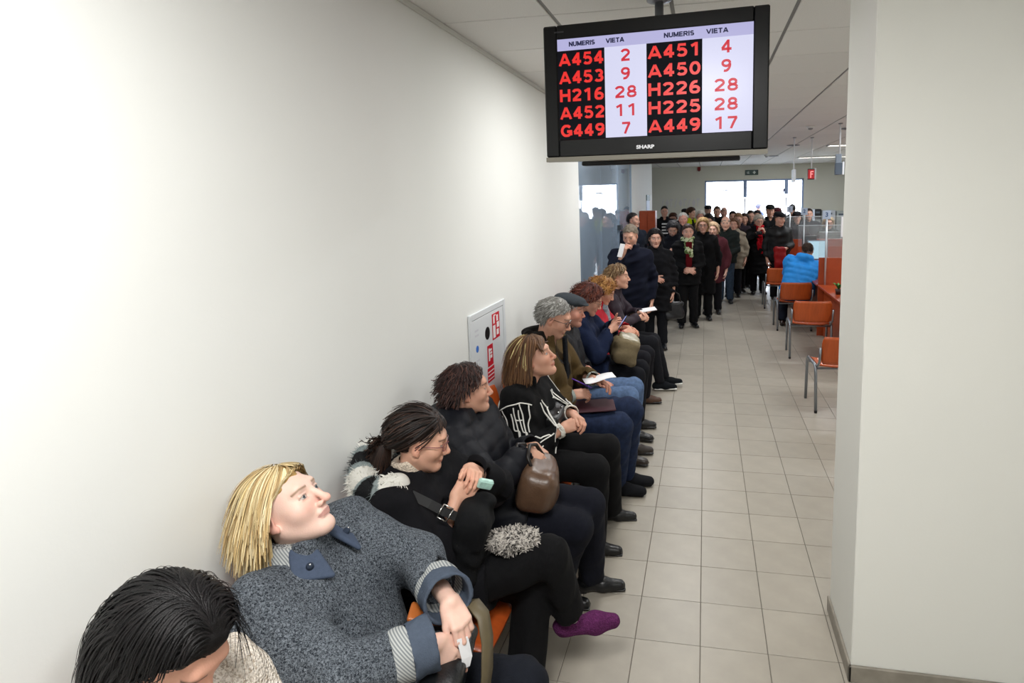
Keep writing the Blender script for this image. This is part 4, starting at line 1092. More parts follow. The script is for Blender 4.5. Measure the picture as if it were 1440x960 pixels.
tag(MB().box((3.02, 10.55, .7505), (3.24, 10.72, .83), .006).build('document_tray', mat('tray_white', '#dcd5cc', .5)), 'white tray at the end of the desk behind the blue jacket', 'tray')
M_MONB = mat('monitor_black', '#1e2024', .4); M_MONS = mat('monitor_glow', '#10181c', .2, emit=('#bfe3f2', .85)); M_MONG = mat('monitor_grey', '#8d97a3', .4)
def monitor(x, y, z0, z1, w, rz, lit, lb, m):
    t = empty('monitor', (x, y, .75), rz, lb, 'monitor', 'monitors on the desks'); h0, h1 = z0 - .75, z1 - .75
    MB().box((-w / 2, -.02, h0), (w / 2, .02, h1), .005).build('case', m, t)
    MB().box((-w / 2 + .015, -.0225, h0 + .015), (w / 2 - .015, -.0205, h1 - .015)).build('display', M_MONS if lit else M_MONB, t)
    MB().tube([(0, .028, .0125), (0, .028, h0 + .1)], .016, 8).build('stand', m, t, True); MB().box((-.1, -.06, .0005), (.1, .09, .0125), .004).build('foot', m, t)
monitor(3.17, 9.95, 1.0, 1.31, .31, 0, True, 'lit pale blue monitor in front of the man in the blue jacket', M_MONG)
monitor(3.30, 11.5, 1.02, 1.28, .26, .2, False, 'dark monitor behind the lit monitor', M_MONB)
monitor(3.13, 7.5, .92, 1.37, .24, 1.1, True, 'monitor turned edge on beside the white pillar', M_MONB)
t = empty('pot_plant', (3.10, 8.0, .75), 0, 'small green plant in a pot on the near desk', 'plant')
MB().lathe([(.035, .0005), (.045, .07)], n=14).build('pot', mat('dark_pot', '#3a1d14', .5), t, True)
rg = random.Random(3)
for i in range(12):
    a = rg.uniform(0, 6.28); l = rg.uniform(.06, .11); u = np.array([math.cos(a), math.sin(a), 0]); w = np.array([-u[1], u[0], 0]); r = []
    for tt in (0, .35, .7, 1): c = np.array([0, 0, .07]) + u * l * tt * .8 + np.array([0, 0, l * (1.3 * tt - .5 * tt * tt)]); k = .018 * math.sin(PI * (tt * .85 + .12)); r.append([c - w * k, c + np.array([0, 0, .004]), c + w * k])
    MB().sheet(r, [[p - np.array([0, 0, .0015]) for p in q] for q in r]).build('leaf', mat('leaf_green', '#3f8a3a', .45), t, True)
# ---- office machines at the far right
for (x0, x1, z1, c, lb) in ((4.59, 4.77, 1.60, '#1a1b1f', 'black printer on a stand by the far wall'), (4.79, 5.17, 1.56, '#a9adb5', 'light grey copier by the far wall'), (5.2, 5.55, 1.53, '#9aa09f', 'grey filing cabinet by the far wall')):
    t = empty('office_machine', ((x0 + x1) / 2, 18.7, 0), 0, lb, 'machine', 'office machines by the far wall'); w = (x1 - x0) / 2
    MB().box((-w, -.2, 0), (w, .25, z1 - .3), .006).build('base_cabinet', mat('machine_base', '#8d9191', .5), t)
    MB().box((-w, -.22, z1 - .299), (w, .25, z1), .012).build('upper_unit', mat('mach' + c, c, .45), t)
    MB().box((-w * .7, -.225, z1 - .12), (w * .5, -.2205, z1 - .07)).build('panel', mat('machine_panel', '#4b5563', .4), t)
# ---- tall orange cabinet by the wall segment
t = empty('tall_cabinet', (.17, 12.9, 0), 0, 'tall orange veneer cabinet beside the white wall segment', 'cabinet')
MB().box((-.165, -.2, .06), (.18, .2, 1.76), .004).build('carcass', M_PLYD, t)
for a, b in ((-.158, .004), (.010, .172)): d = MB().box((a, -.222, .08), (b, -.2005, 1.74), .003).build('door', M_PLYD, t); MB().tube([((b - .02) if a < -.1 else (a + .02), -.235, .9), ((b - .02) if a < -.1 else (a + .02), -.235, 1.05)], .006, 8).build('handle', M_METAL, d, True)
MB().box((-.155, -.18, 0), (.17, .19, .0599)).build('plinth', M_CAPB, t)
# ================================================================== the people waiting on the chairs
HI = dict(coat=.007, head=.0024, hand=.0026, leg=.011, hair=.005, shoe=.006)
MID = dict(coat=.010, head=.004, hand=.0038, leg=.014, hair=.007, shoe=.008)
LOW = dict(coat=.014, head=.006, hand=.005, leg=.018, hair=.009, shoe=.011)
def cl(*h): return [lin(x) for x in h]
def h_crown(crown=(-.03, 0, .14), bias=(-.2, 0, -.5), side=.5, front=-.4):
    cr = np.array(crown); bi = np.array(bias)
    def flow(p, t):
        d = p - cr; d = d / (np.linalg.norm(d, axis=1, keepdims=True) + 1e-6); v = d + bi
        fr = np.clip((p[:, 0] - .0) / .06, 0, 1); v[:, 0] += front * fr; v[:, 1] += np.sign(p[:, 1]) * side * fr
        return v
    return flow
def short_hair(cols, n=700, L=.055, w=.0035, thick=.006, seed=1, flow=None, line=(-.12, .62), layers=(1.03, 1.12), wave=0.0, base=None, face=.05, puff=(1, 1, 1)):
    def f(F, c, s, r):
        a = hair_cap(F, c, s, thick, line, (base if base is not None else cols[0]) * .8, r['hair'], seed=seed, puff=puff)
        return [a, locks(F, c, s, n, L, w, flow or h_crown(), cols, seed, (line[0] + .06, line[1]), layers, 7, .35, face=face, wave=wave)]
    return f
def ring_part(p, k, d0, d1, r0, r1, th, mt, col, name, h=.005):
    """cuff around the sleeve, d0..d1 metres back from the wrist (negative = towards the hand)"""
    w, e = p.j['wr'][k], p.j['el'][k]; ax = nrm(w - e); a, b = w - ax * d0, w - ax * d1; g = SDF()
    g.cone(a, b, r0, r1, .005); g.cut(a, -ax, r0 * 1.8); g.cut(b, ax, r1 * 1.8); g.cone(a - ax * .05, b + ax * .08, r0 - th, r1 - th, .003, 's')
    v, q = g.mesh(h, folds(3, .0015, 60)); return p.add(name, v, q, mt, col)
def seat(yc, **k):
    d = dict(loc=(.44, yc, 0), pel=(.35, yc, .545), group='people waiting on the chairs', kn=dict(L=(.80, yc + .12, .52), R=(.80, yc - .12, .52)), an=dict(L=(.80, yc + .13, .085), R=(.80, yc - .13, .085)), toe=dict(L=(1, .12, 0), R=(1, -.12, 0)),
             pole=dict(L=(-.4, 1, -.7), R=(-.4, -1, -.7)))
    d.update(k); return d

# ---------------------------------------------------------------- 1 dark haired woman, cream sweater
BK = cl('#0a090a', '#100e0f', '#151213', '#070607')
def hair1(F, c, s, r):
    a = hair_cap(F, c, s, .006, (-.14, .64), lin('#0b090a'), r['hair'], seed=11)
    b = locks(F, c, s, 3000, .155, .0021, h_crown((.10, .0, .085), (-.55, 0, -.1), .25, -.5), BK, 12, (-.10, .60), (1.01, 1.05), 14, .3, gravity=5.0, face=-.025, jitter=.03)
    w = locks(F, c, s, 26, .22, .0016, lambda p, t: np.tile([.25, .0, -.9], (len(p), 1)) + np.stack([0 * p[:, 0], np.sign(p[:, 1]) * .4, 0 * p[:, 0]], 1), BK, 14, (.3, .2), (1.1, 1.16), 12, .2, region=lambda u: u[0] > .2 and u[1] > .35, face=None, gravity=.6)
    return [a, b, w]
yc = .90
p1 = make_person(seat(yc, label='dark haired woman in cream knitted sweater looking down', nb=(.27, yc + .01, 1.00), H=(.335, yc + .02, 1.15), hypr=(-4, -36, 0),
    wr=dict(L=(.62, yc + .10, .70), R=(.62, yc - .12, .70)), hand=dict(L=dict(d=(.9, -.3, -.2), n=(0, .3, 1)), R=dict(d=(.9, .3, -.2), n=(0, -.3, 1))),
    skin='#dba58e', brow='#2a1c18', eye=.25, lip='#a85a58', blush=.25,
    coat=dict(name='sweater', col=lin('#d5c8b8'), mat=speckle('cream_knit', '#a89884', '#efe6da', 130, .95, .9, .42, vor=150), r=(.135, .125), sl=(.072, .060, .045), hem=.12, collar=dict(r=.07, t=.016, h=.03, gap=10)),
    trousers=dict(col=lin('#15161c')), shoes=dict(col='#101012'), hair=hair1, res=HI))

# ---------------------------------------------------------------- 2 blonde woman, grey coat
BL = cl('#d6bf8c', '#c2a673', '#e4d3aa', '#a98c60', '#cfb98c')
def hair2(F, c, s, r):
    a = hair_cap(F, c, s, .005, (-.15, .66), lin('#a4844e'), r['hair'], seed=2)
    b = locks(F, c, s, 3000, .118, .0021, h_crown((.035, .015, .13), (-.25, 0, -.7), .45, -.6), BL, 4, (-.08, .60), (1.03, 1.13), 12, .35, gravity=.25, face=.012, jitter=.045)
    return [a, b]
yc = 1.45
M_BOU = speckle('grey_boucle', '#252a31', '#7b828a', 210, .95, 1.0, .5)
p2 = make_person(seat(yc, label='blonde woman in grey wool coat gazing up at the screen', pel=(.36, yc, .545), nb=(.215, yc - .01, 1.035), H=(.205, yc - .03, 1.168), hypr=(10, 32, -4), s=1.02, nose=1.6,
    kn=dict(L=(.84, yc + .14, .53), R=(.84, yc - .10, .53)),
    wr=dict(L=(.675, yc + .01, .905), R=(.665, yc - .085, .845)), pole=dict(L=(-.1, 1, -.5), R=(-.15, -1, -.55)),
    hand=dict(L=dict(d=(.62, -.35, -.62), n=(.62, -.45, .55), curl=(35, 45, 30), thumb=(20, 15)), R=dict(d=(.45, .28, -.85), n=(.65, -.65, .1), curl=(8, 14, 10), thumb=(30, 15))),
    skin='#e6c2b2', handskin='#e0b9a8', brow='#80654a', iris='#4a565c', lip='#b3706c', blush=.22, sw=.19,
    coat=dict(col=lin('#5a6068'), mat=M_BOU, r=(.158, .145), sl=(.090, .082, .066), hem=.34, collar=dict(r=.078, t=.017, h=.04, gap=25), belly=1.08, cuff=.095, amp=.009, freq=17),
    trousers=dict(col=lin('#14171f'), r=(.105, .08, .06)), shoes=dict(col='#101012'), hair=hair2, res=dict(HI, head=.002)))
M_FELT = mat('slate_felt', attr=True, rough=.95, spec=.1, noise=(90, .08), bump=(300, .3, 3))
M_TWILL = mat('twill_band', '#8f9494', .95, .1); nt = M_TWILL.node_tree; wv = nt.nodes.new('ShaderNodeTexWave'); wv.inputs['Scale'].default_value = 55; wv.bands_direction = 'DIAGONAL'
tcn = nt.nodes['Texture Coordinate']; nt.links.new(tcn.outputs['Object'], wv.inputs['Vector']); rp = nt.nodes.new('ShaderNodeValToRGB'); rp.color_ramp.elements[0].color = tuple(lin('#6f7478')) + (1,); rp.color_ramp.elements[1].color = tuple(lin('#b4b6b3')) + (1,)
nt.links.new(wv.outputs['Fac'], rp.inputs['Fac']); nt.links.new(rp.outputs['Color'], nt.nodes['Principled BSDF'].inputs['Base Color'])
for k in 'LR':
    ring_part(p2, k, .108, .060, .0705, .0700, .012, M_TWILL, None, 'cuff_band'); ring_part(p2, k, .062, -.004, .071, .074, .010, M_FELT, lin('#4b5462'), 'cuff')
# fold-down collar: twill round the back, two slate tabs in front
g = SDF(); nb, up, fw, lf = p2.j['nb'], p2.up, p2.fw, p2.lf
def col_pt(a, r, dz): return nb + (fw * math.cos(a) * .95 + lf * math.sin(a)) * r + up * dz
for i in range(25):
    a = math.radians(52 + (308 - 52) * i / 24); b = math.cos(a)
    g.cone(col_pt(a, .085, .035 - .02 * b), col_pt(a, .132, -.018 - .022 * b), .0095, .008, .012)
v, q = g.mesh(.0045, folds(9, .002, 40)); p2.add('collar', v, q, M_TWILL)
for e in (-1, 1):
    g = SDF(); a0, a1 = math.radians(58 * e), math.radians(24 * e)
    A, B, C_, D_ = col_pt(a0, .090, .024), col_pt(a0, .146, -.035), col_pt(a1, .16, -.072), col_pt(a1, .100, .006)
    for t in np.linspace(0, 1, 9): g.cone(A + (D_ - A) * t, B + (C_ - B) * t, .0085, .0075, .006)
    v, q = g.mesh(.0035); fl = p2.add('collar_tab', v, q, M_FELT, lin('#465062'))
    c_ = (B + C_) / 2 * .65 + (A + D_) / 2 * .35; n_ = nrm(np.cross(D_ - A, B - A)) * (1 if e > 0 else 1); n_ = n_ if n_ @ (fw + lf * e * .6) > 0 else -n_
    g = SDF(); g.cone(c_ + n_ * .007, c_ + n_ * .0125, .011, .010, .002); v, q = g.mesh(.0022); b_ = p2.add('button', v, q, M_FELT, lin('#333b49'), fl)
    g = SDF(); g.ell(c_ + n_ * .0215, .0032); v, q = g.mesh(.001); p2.add('stud', v, q, mat('stud_silver', '#e8e8e8', .2, metal=.9), None, b_)
g = SDF(); collar_ring(g, nb + up * .03, up, fw, .062, .015, .022, 8, .02, 18); v, q = g.mesh(.0045, folds(21, .003, 120)); p2.add('scarf', v, q, speckle('grey_plush', '#4b4d4f', '#c9c9c6', 150, .95, 1.0, .5))

# ---------------------------------------------------------------- 3 woman with fur hood
DB = cl('#2a1d18', '#1e1512', '#3a2820', '#15100e')
TIE = np.array([-.115, 0, -.005])
def hair3(F, c, s, r):
    a = hair_cap(F, c, s, .006, (-.13, .64), lin('#1e1512'), r['hair'], seed=31)
    def fl(p, t): v = TIE - p; return v / (np.linalg.norm(v, axis=1, keepdims=True) + .02) + np.array([0, 0, -.1])
    b = locks(F, c, s, 1000, .15, .0032, fl, DB, 32, (-.0, .66), (1.02, 1.08), 10, .6, face=.02, region=lambda u: not (u[0] > .55 and abs(u[1]) > .4))
    fr = locks(F, c, s, 120, .034, .0045, lambda p, t: np.tile([.3, -.5, -.8], (len(p), 1)), DB, 36, (.35, .3), (1.06, 1.1), 7, .35, region=lambda u: u[0] > .45 and abs(u[1]) < .6, face=.092)
    rg = np.random.RandomState(33); n, m = 260, 11; t = np.linspace(0, 1, m); dn = np.array([0, 0, -1.0])
    tie = c + F @ (TIE * s) ; back = -F[:, 0]; lft = F[:, 1]
    o = rg.normal(size=(n, 2)); o /= np.maximum(1, np.linalg.norm(o, axis=1, keepdims=True)); wid = .012 + .036 * np.sin(np.minimum(t * 1.25, 1) * PI * .62)
    P = tie + back * (.01 + .045 * np.sin(t * 1.7))[None, :, None] + dn * (.19 * t ** 1.2)[None, :, None] * rg.uniform(.8, 1.1, (n, 1, 1)) + lft * (o[:, :1] * wid)[..., None] + back * (o[:, 1:] * wid * .8)[..., None]
    N = lft * o[:, :1, None] + back * o[:, 1:, None] + 1e-3; N = np.repeat(N / np.linalg.norm(N, axis=2, keepdims=True), m, 1)
    w = np.tile(.0036 * (1 - .6 * t ** 2), (n, 1)); tail = ribbons(P, w, N, np.array([DB[i] for i in rg.randint(0, 4, n)]))
    return [a, b, fr, tail]
yc = 2.03
def extra3(g, p):
    for e in (-1, 1): g.cone(p.j['nb'] - p.up * .01 + p.lf * e * .05 - p.fw * .06, p.j['nb'] - p.up * .13 - p.fw * .10 + p.lf * e * .06, .06, .055, .05)
p3 = make_person(seat(yc, label='woman in black coat with fur trimmed hood and ponytail', pel=(.37, yc, .55), nb=(.27, yc, 1.00), H=(.315, yc, 1.125), hypr=(20, -12, 0), s=.98,
    kn=dict(L=(.73, yc + .10, .50), R=(.80, yc + .05, .655)), an=dict(L=(.70, yc - .06, .085), R=(.855, yc + .15, .325)), toe=dict(L=(1, -.2, 0), R=(.88, .40, -.02)),
    wr=dict(L=(.47, yc + .10, .975), R=(.455, yc - .04, .905)), pole=dict(L=(-.3, 1, -.8), R=(-.2, -1, -.9)),
    hand=dict(L=dict(d=(.55, -.75, .15), n=(.35, .35, .85), curl=(35, 45, 30), thumb=(25, 25)), R=dict(d=(.7, .45, .5), n=(.5, -.8, .1), curl=(40, 50, 35), thumb=(25, 30))),
    skin='#d9a890', brow='#2a1c16', lip='#b0605c', glasses=mat('red_spectacles', '#7d4a4c', .3), eye=.6,
    coat=dict(col=lin('#0c0c10'), mat=M_CLOTH, r=(.140, .130), sl=(.080, .070, .052), hem=.42, collar=dict(r=.085, t=.018, h=.03, gap=38), extra=extra3, cuff=.03, amp=.008, freq=20),
    trousers=dict(col=lin('#0b0b0d'), r=(.098, .080, .075), stop=.17, amp=.006), shoes=dict(col='#101012', skip=('R',)), hair=hair3, res=HI))
v, q = (lambda g: g.mesh(.005))(collar_ring(SDF(), p3.j['nb'] + p3.up * .01, p3.up, p3.fw, .058, .014, .05, 1, .02, 16)); p3.add('turtleneck', v, q, M_KNIT, lin('#cdbfae'))
# purple sock foot and bare ankle of the crossed leg
an, toe = p3.j['an']['R'], nrm((.88, .40, -.02)); g = SDF()
g.cone(an - toe * .03 - V(0, 0, .035), an + toe * .10 - V(0, 0, .045), .038, .040, .03); g.cone(an + toe * .10 - V(0, 0, .045), an + toe * .185 - V(0, 0, .052), .040, .031, .03); g.cone(an - toe * .02 - V(0, 0, .03), an + V(-.004, -.01, .012), .038, .038, .03)
v, q = g.mesh(.005, folds(5, .002, 60)); p3.add('sock', v, q, M_KNIT, lin('#5d2a55'))
ax = nrm(p3.j['kn']['R'] - an); g = SDF(); g.cone(an + ax * .005, an + ax * .028, .0405, .0415, .004); v, q = g.mesh(.004); p3.add('sock_edge', v, q, M_KNIT, lin('#b9b2b0'))
g = SDF(); g.cone(an + ax * .02, an + ax * .09, .037, .04, .004); v, q = g.mesh(.005); p3.add('ankle_stocking', v, q, M_CLOTH, lin('#c9988c'))
# fur trim of the hood: a ring of soft tufts lying on the shoulders and behind the head
rg = np.random.RandomState(8); nb = p3.j['nb']; FP = []; FN = []; FC = []
fur_cols = dict(w=lin('#e6e4dc'), g=lin('#8d9898'), b=lin('#17181a')); ring = []
for i in range(60):
    a = math.radians(-132 + 264 * i / 59); bk = (1 - math.cos(a + PI)) / 2
    c_ = nb + p3.up * (.045 + .055 * ((1 + math.cos(a)) / 2)) - p3.fw * (.055 + .105 * math.cos(a)) + p3.lf * .180 * math.sin(a) + p3.up * (-.07 * abs(math.sin(a)))
    ring.append(c_)
ring = np.array(ring); tan = nrm_rows(np.gradient(ring, axis=0)); pat = 'wwwwwwwggbbbbbgwwwwwwggbbbbggwwwwwwwgbbbbbgggwwwwwwwgbbbwwww'
n, m = 9000, 4; idx = rg.randint(0, 60, n); ang = rg.rand(n) * 2 * PI; u0 = nrm_rows(np.cross(tan[idx], [0, 0, 1.0])); u1 = np.cross(tan[idx], u0)
dr = u0 * np.cos(ang)[:, None] + u1 * np.sin(ang)[:, None]; jit = rg.normal(size=(n, 3)) * .3; t = np.linspace(0, 1, m)
root = ring[idx] + tan[idx] * rg.uniform(-.006, .006, (n, 1)) + dr * .031; L = rg.uniform(.018, .036, n)
P = root[:, None, :] + (dr + jit * .6)[:, None, :] * (t[None, :, None] * L[:, None, None]) + (tan[idx] * .35 - V(0, 0, .5))[:, None, :] * (t ** 2)[None, :, None] * L[:, None, None] * .6
N = np.repeat(nrm_rows(np.cross(tan[idx], dr))[:, None, :], m, 1); W = np.tile(.0026 * (1 - .8 * t), (n, 1)); cc_ = np.array([fur_cols[pat[i]] for i in idx]) * rg.uniform(.75, 1.1, (n, 1))
fur = ribbons(P, W, N, np.clip(cc_, 0, 1)); g = SDF(); g.path(list(ring), .041, .02); v, q = g.mesh(.006); near = np.argmin(((v[:, None, :] - ring[None]) ** 2).sum(2), 1)
v, q, c_ = merge([(v, q, np.array([fur_cols[pat[i]] for i in near]) * .8), fur]); p3.add('fur_trim', v, q, mat('long_fur', attr=True, rough=.8, spec=.2), c_)

# ---------------------------------------------------------------- 4 woman in black padded coat
yc = 2.60
def extra4(g, p):
    nb = p.j['nb']
    for i in range(9):
        a = math.radians(75 + 210 * i / 8); c_ = nb + (p.fw * math.cos(a) + p.lf * math.sin(a)) * .115 + p.up * (.012 - .02 * math.cos(a)); g.ell(c_, (.055, .055, .048), None, .04)
p4 = make_person(seat(yc, label='short haired woman in black padded coat with handbag on lap', pel=(.35, yc, .55), nb=(.235, yc, 1.005), H=(.27, yc, 1.14), hypr=(24, 4, 0), s=1.0,
    kn=dict(L=(.84, yc + .10, .535), R=(.80, yc - .04, .50)), an=dict(L=(.82, yc + .20, .085), R=(.66, yc + .06, .085)), toe=dict(L=(1, .25, 0), R=(1, .05, 0)),
    wr=dict(L=(.56, yc + .10, .83), R=(.565, yc - .03, .86)), pole=dict(L=(-.2, .5, -1), R=(-.1, -1, -.75)),
    hand=dict(L=dict(d=(.85, -.3, -.4), n=(.3, .2, .9), curl=(20, 25, 20)), R=dict(d=(.80, .12, -.55), n=(.5, -.35, .8), curl=(22, 28, 22), thumb=(20, 10))),
    skin='#d29f88', handskin='#c99a83', brow='#33221c', lip='#b06a64',
    coat=dict(col=lin('#0d0f17'), mat=M_NYLON, r=(.150, .140), sl=(.090, .080, .056), hem=.40, collar=dict(r=.09, t=.022, h=.045, gap=30), extra=extra4, puff=(.006, .075), cuff=.01, amp=.003),
    trousers=dict(col=lin('#11131d'), r=(.100, .082, .068), stop=.03), shoes=dict(col='#0e0f12', heel=.02, w=.038),
    hair=short_hair(cl('#2b1a18', '#3a2420', '#1d1211', '#4a2f28'), 1100, .06, .0030, .006, 41, h_crown((-.03, 0, .14), (-.3, 0, -.3), .5, -.5), wave=.004), res=HI))
v, q = (lambda g: g.mesh(.006))(collar_ring(SDF(), p4.j['nb'] + p4.up * .02, p4.up, p4.fw, .060, .016, .035, 1, .02, 16)); p4.add('scarf', v, q, M_KNIT, lin('#1c2733'))

# ---------------------------------------------------------------- 5 woman in black and white jacket
yc = 3.18
BR = cl('#6b4a30', '#57391f', '#7d5b3c', '#4a3120')
def hair5(F, c, s, r):
    a = hair_cap(F, c, s, .006, (-.14, .64), lin('#4d3422'), r['hair'], seed=51)
    b = locks(F, c, s, 1800, .165, .0025, h_crown((.02, 0, .15), (-.35, 0, -.75), .4, -.6), BR, 52, (-.06, .58), (1.02, 1.12), 11, .4, gravity=.9, face=-.012, jitter=.05)
    st = locks(F, c, s, 26, .12, .0030, h_crown((.03, 0, .15), (-.2, 0, -.6), .8, -.3), cl('#cdbb84', '#bfa970'), 53, (.0, .3), (1.12, 1.14), 9, .4, region=lambda u: -.05 < u[0] < .2 and u[2] > .1, face=.02)
    bg = locks(F, c, s, 150, .075, .0034, lambda p, t: np.tile([.2, -.6, -.7], (len(p), 1)), cl('#4f3422', '#6b4a30'), 54, (.3, .3), (1.06, 1.12), 7, .35, region=lambda u: u[0] > .55 and u[2] > .5 and abs(u[1]) < .45, face=.085)
    return [a, b, st, bg]
p5 = make_person(seat(yc, label='woman in black jacket with white line pattern, head raised', pel=(.38, yc, .55), nb=(.375, yc, 1.00), H=(.435, yc, 1.145), hypr=(4, 20, 0), s=1.04, jaw=1.08,
    kn=dict(L=(.82, yc + .18, .545), R=(.79, yc - .06, .52)), an=dict(L=(.80, yc + .32, .085), R=(.76, yc - .05, .085)), toe=dict(L=(1, .2, 0), R=(1, .1, 0)),
    wr=dict(L=(.635, yc + .07, .795), R=(.60, yc - .05, .745)), pole=dict(L=(-.2, 1, -.7), R=(-.1, -.5, -1)),
    hand=dict(L=dict(d=(.8, -.5, -.25), n=(.4, .3, .85), curl=(30, 45, 30), thumb=(15, 25)), R=dict(d=(.8, .42, .18), n=(.35, -.75, .55), curl=(38, 50, 35), thumb=(15, 25))),
    skin='#cf9d86', brow='#7a5a40', lip='#b8605c', blush=.2, iris='#50606a',
    coat=dict(name='jacket', col=lin('#0b0b0d'), mat=M_CLOTH, r=(.145, .135), sl=(.082, .072, .052), hem=.30, collar=dict(r=.078, t=.018, h=.055, gap=32), cuff=.035, amp=.005),
    trousers=dict(col=lin('#0b0b0d'), r=(.096, .082, .085), stop=.0), shoes=dict(col='#0d0d0f', heel=.03, w=.038), hair=hair5, res=HI))
for k in 'LR': ring_part(p5, k, .040, .005, .047, .046, .008, M_CLOTH, lin('#d9d5cc'), 'shirt_cuff')
j = p5.j; bv5 = BVHTree.FromPolygons([tuple(v) for v in p5.coat_v], [tuple(map(int, q)) for q in p5.coat_q])
M_PIPE = mat('white_piping', '#e8e6e0', .7)
def arm_pt(k, t, deg):
    """point near the sleeve: t 0..1 upper arm, 1..2 forearm; deg 0 = outward"""
    e = SIDES[k]; s_, l_, w_ = j['sh'][k], j['el'][k], j['wr'][k]; a, b, u = (s_, l_, t) if t < 1 else (l_, w_, t - 1)
    ax = nrm(b - a); o_ = nrm(p5.lf * e - ax * (p5.lf * e @ ax)); f_ = np.cross(ax, o_) * e; r = math.radians(deg); return a + (b - a) * u + (o_ * math.cos(r) + f_ * math.sin(r)) * .12
def tor_pt(h, ly, f=1.0): return j['pel'] + (j['nb'] - j['pel']) * h + p5.lf * ly + p5.fw * .22 * f
lines = []
for k in 'RL':
    lines += [[arm_pt(k, t, 35 + 8 * t) for t in np.linspace(.05, .95, 7)] + [arm_pt(k, t, 15) for t in np.linspace(1.05, 1.72, 5)], [arm_pt(k, t, 10) for t in np.linspace(.10, .95, 7)] + [arm_pt(k, 1.12, -8), arm_pt(k, 1.4, -5)],
              [arm_pt(k, .22, -2), arm_pt(k, .55, -6), arm_pt(k, .55, 14), arm_pt(k, .8, 12)], [arm_pt(k, .2, 28), arm_pt(k, .6, 26), arm_pt(k, .6, 44), arm_pt(k, .82, 44)], [arm_pt(k, t, 60) for t in (.1, .35, .6)], [arm_pt(k, t, -38) for t in np.linspace(.12, .9, 6)],
              [arm_pt(k, .12, -55), arm_pt(k, .04, -10), arm_pt(k, .04, 40), arm_pt(k, .14, 75)], [arm_pt(k, 1.25, 32), arm_pt(k, 1.6, 30), arm_pt(k, 1.6, 12)], [arm_pt(k, .34, 8), arm_pt(k, .34, 38)], [arm_pt(k, .7, -40), arm_pt(k, .72, -70)], [arm_pt(k, t, -72) for t in (.25, .5, .9)]]
for e in (-1, 1):
    lines += [[tor_pt(h, e * (.10 - .02 * (h > .6))) for h in np.linspace(.95, .35, 7)], [tor_pt(h, e * .135) for h in np.linspace(.92, .62, 5)] + [tor_pt(.62, e * .10)], [tor_pt(.80, e * .06), tor_pt(.80, e * .09), tor_pt(.55, e * .085), tor_pt(.45, e * .06)],
              [tor_pt(.12, e * .08, 2.2), tor_pt(.1, e * .08, 3.2)], [tor_pt(.12, e * .10, 2.2), tor_pt(.1, e * .10, 3.2)]]
lines += [[j['nb'] - p5.fw * .2 + p5.lf * a - p5.up * b for a, b in ((-.10, .02), (-.12, .10), (-.13, .25), (-.14, .4))], [j['nb'] - p5.fw * .16 - p5.lf * .16 - p5.up * b for b in (.04, .15, .3, .42)]]
for ln in lines:
    v, f = snap_strip(p5, ln, .0065, .0025, 28, bv=bv5); mesh_obj('piping', v - p5.off, f, M_PIPE, p5.coat)

# ---------------------------------------------------------------- 6 man in olive jacket
G6 = cl('#8f8e8a', '#76746f', '#a5a4a0', '#63605c')
def hair6(F, c, s, r):
    a = hair_cap(F, c, s, .005, (-.06, .66), lin('#6f6d69'), r['hair'], seed=61, amp=.003)
    b = locks(F, c, s, 1100, .036, .0030, h_crown((-.03, .02, .14), (-.5, 0, -.5), .1, -.7), G6, 61, (.0, .66), (1.0, 1.05), 7, .35, face=.05, wave=.002, jitter=.08)
    n = locks(F, c, s, 350, .040, .0030, lambda p, t: np.tile([-.1, 0, -1.0], (len(p), 1)), G6, 62, (-.9, .0), (1.0, 1.04), 6, .4, region=lambda u: u[0] < -.15 and -.75 < u[2] < .1, face=None, jitter=.05)
    return [a, b, n]
yc = 3.75
p6 = make_person(seat(yc, label='grey haired man in olive jacket and glasses writing on paper', male=True, pel=(.36, yc, .555), nb=(.345, yc, 1.095), H=(.415, yc, 1.262), hypr=(2, -22, 0), s=1.06, sw=.205, nose=1.1,
    kn=dict(L=(.90, yc + .13, .60), R=(.85, yc - .05, .55)), an=dict(L=(.84, yc + .22, .085), R=(.80, yc + .08, .085)), toe=dict(L=(1, .1, 0), R=(1, .02, 0)), arm=(.31, .27),
    wr=dict(L=(.66, yc + .10, .815), R=(.535, yc - .06, .755)), pole=dict(L=(-.2, 1, -.8), R=(-.3, -1, -.7)),
    hand=dict(L=dict(d=(.85, -.45, -.1), n=(.1, .5, .85), curl=(20, 30, 20), thumb=(30, 15)), R=dict(d=(.92, .3, .02), n=(.2, -.55, .8), curl=(42, 50, 35), thumb=(20, 30))),
    skin='#c79680', brow='#6a625c', lip='#a86c62', glasses=True, eye=.4, stub=(lin('#9a7a6c'), .25),
    coat=dict(name='jacket', col=lin('#4a3a20'), mat=M_CLOTH, r=(.150, .140), sl=(.088, .078, .056), hem=.24, collar=dict(r=.085, t=.02, h=.06, gap=38), cuff=.04, amp=.009, freq=18),
    trousers=dict(col=lin('#1c2740'), mat=M_DENIM, r=(.105, .086, .066), stop=.02, amp=.006), shoes=dict(col='#15161a', mat=M_CLOTH, w=.046, L=.28, sole='#0e0e10'),
    hair=hair6, res=HI))
for k in 'LR': ring_part(p6, k, .045, .015, .050, .049, .009, M_CLOTH, lin('#8e948f'), 'shirt_cuff')
g = SDF(); collar_ring(g, p6.j['nb'] - p6.fw * .03 + p6.up * .03, p6.up, p6.fw, .100, .028, .05, 70, .03, 14); v, q = g.mesh(.007, folds(4, .006, 60)); p6.add('collar_lining', v, q, M_CLOTH, lin('#14110f'))
g = SDF(); j6 = p6.j; c0 = j6['pel'] + (j6['nb'] - j6['pel']) * .72 + p6.fw * .135
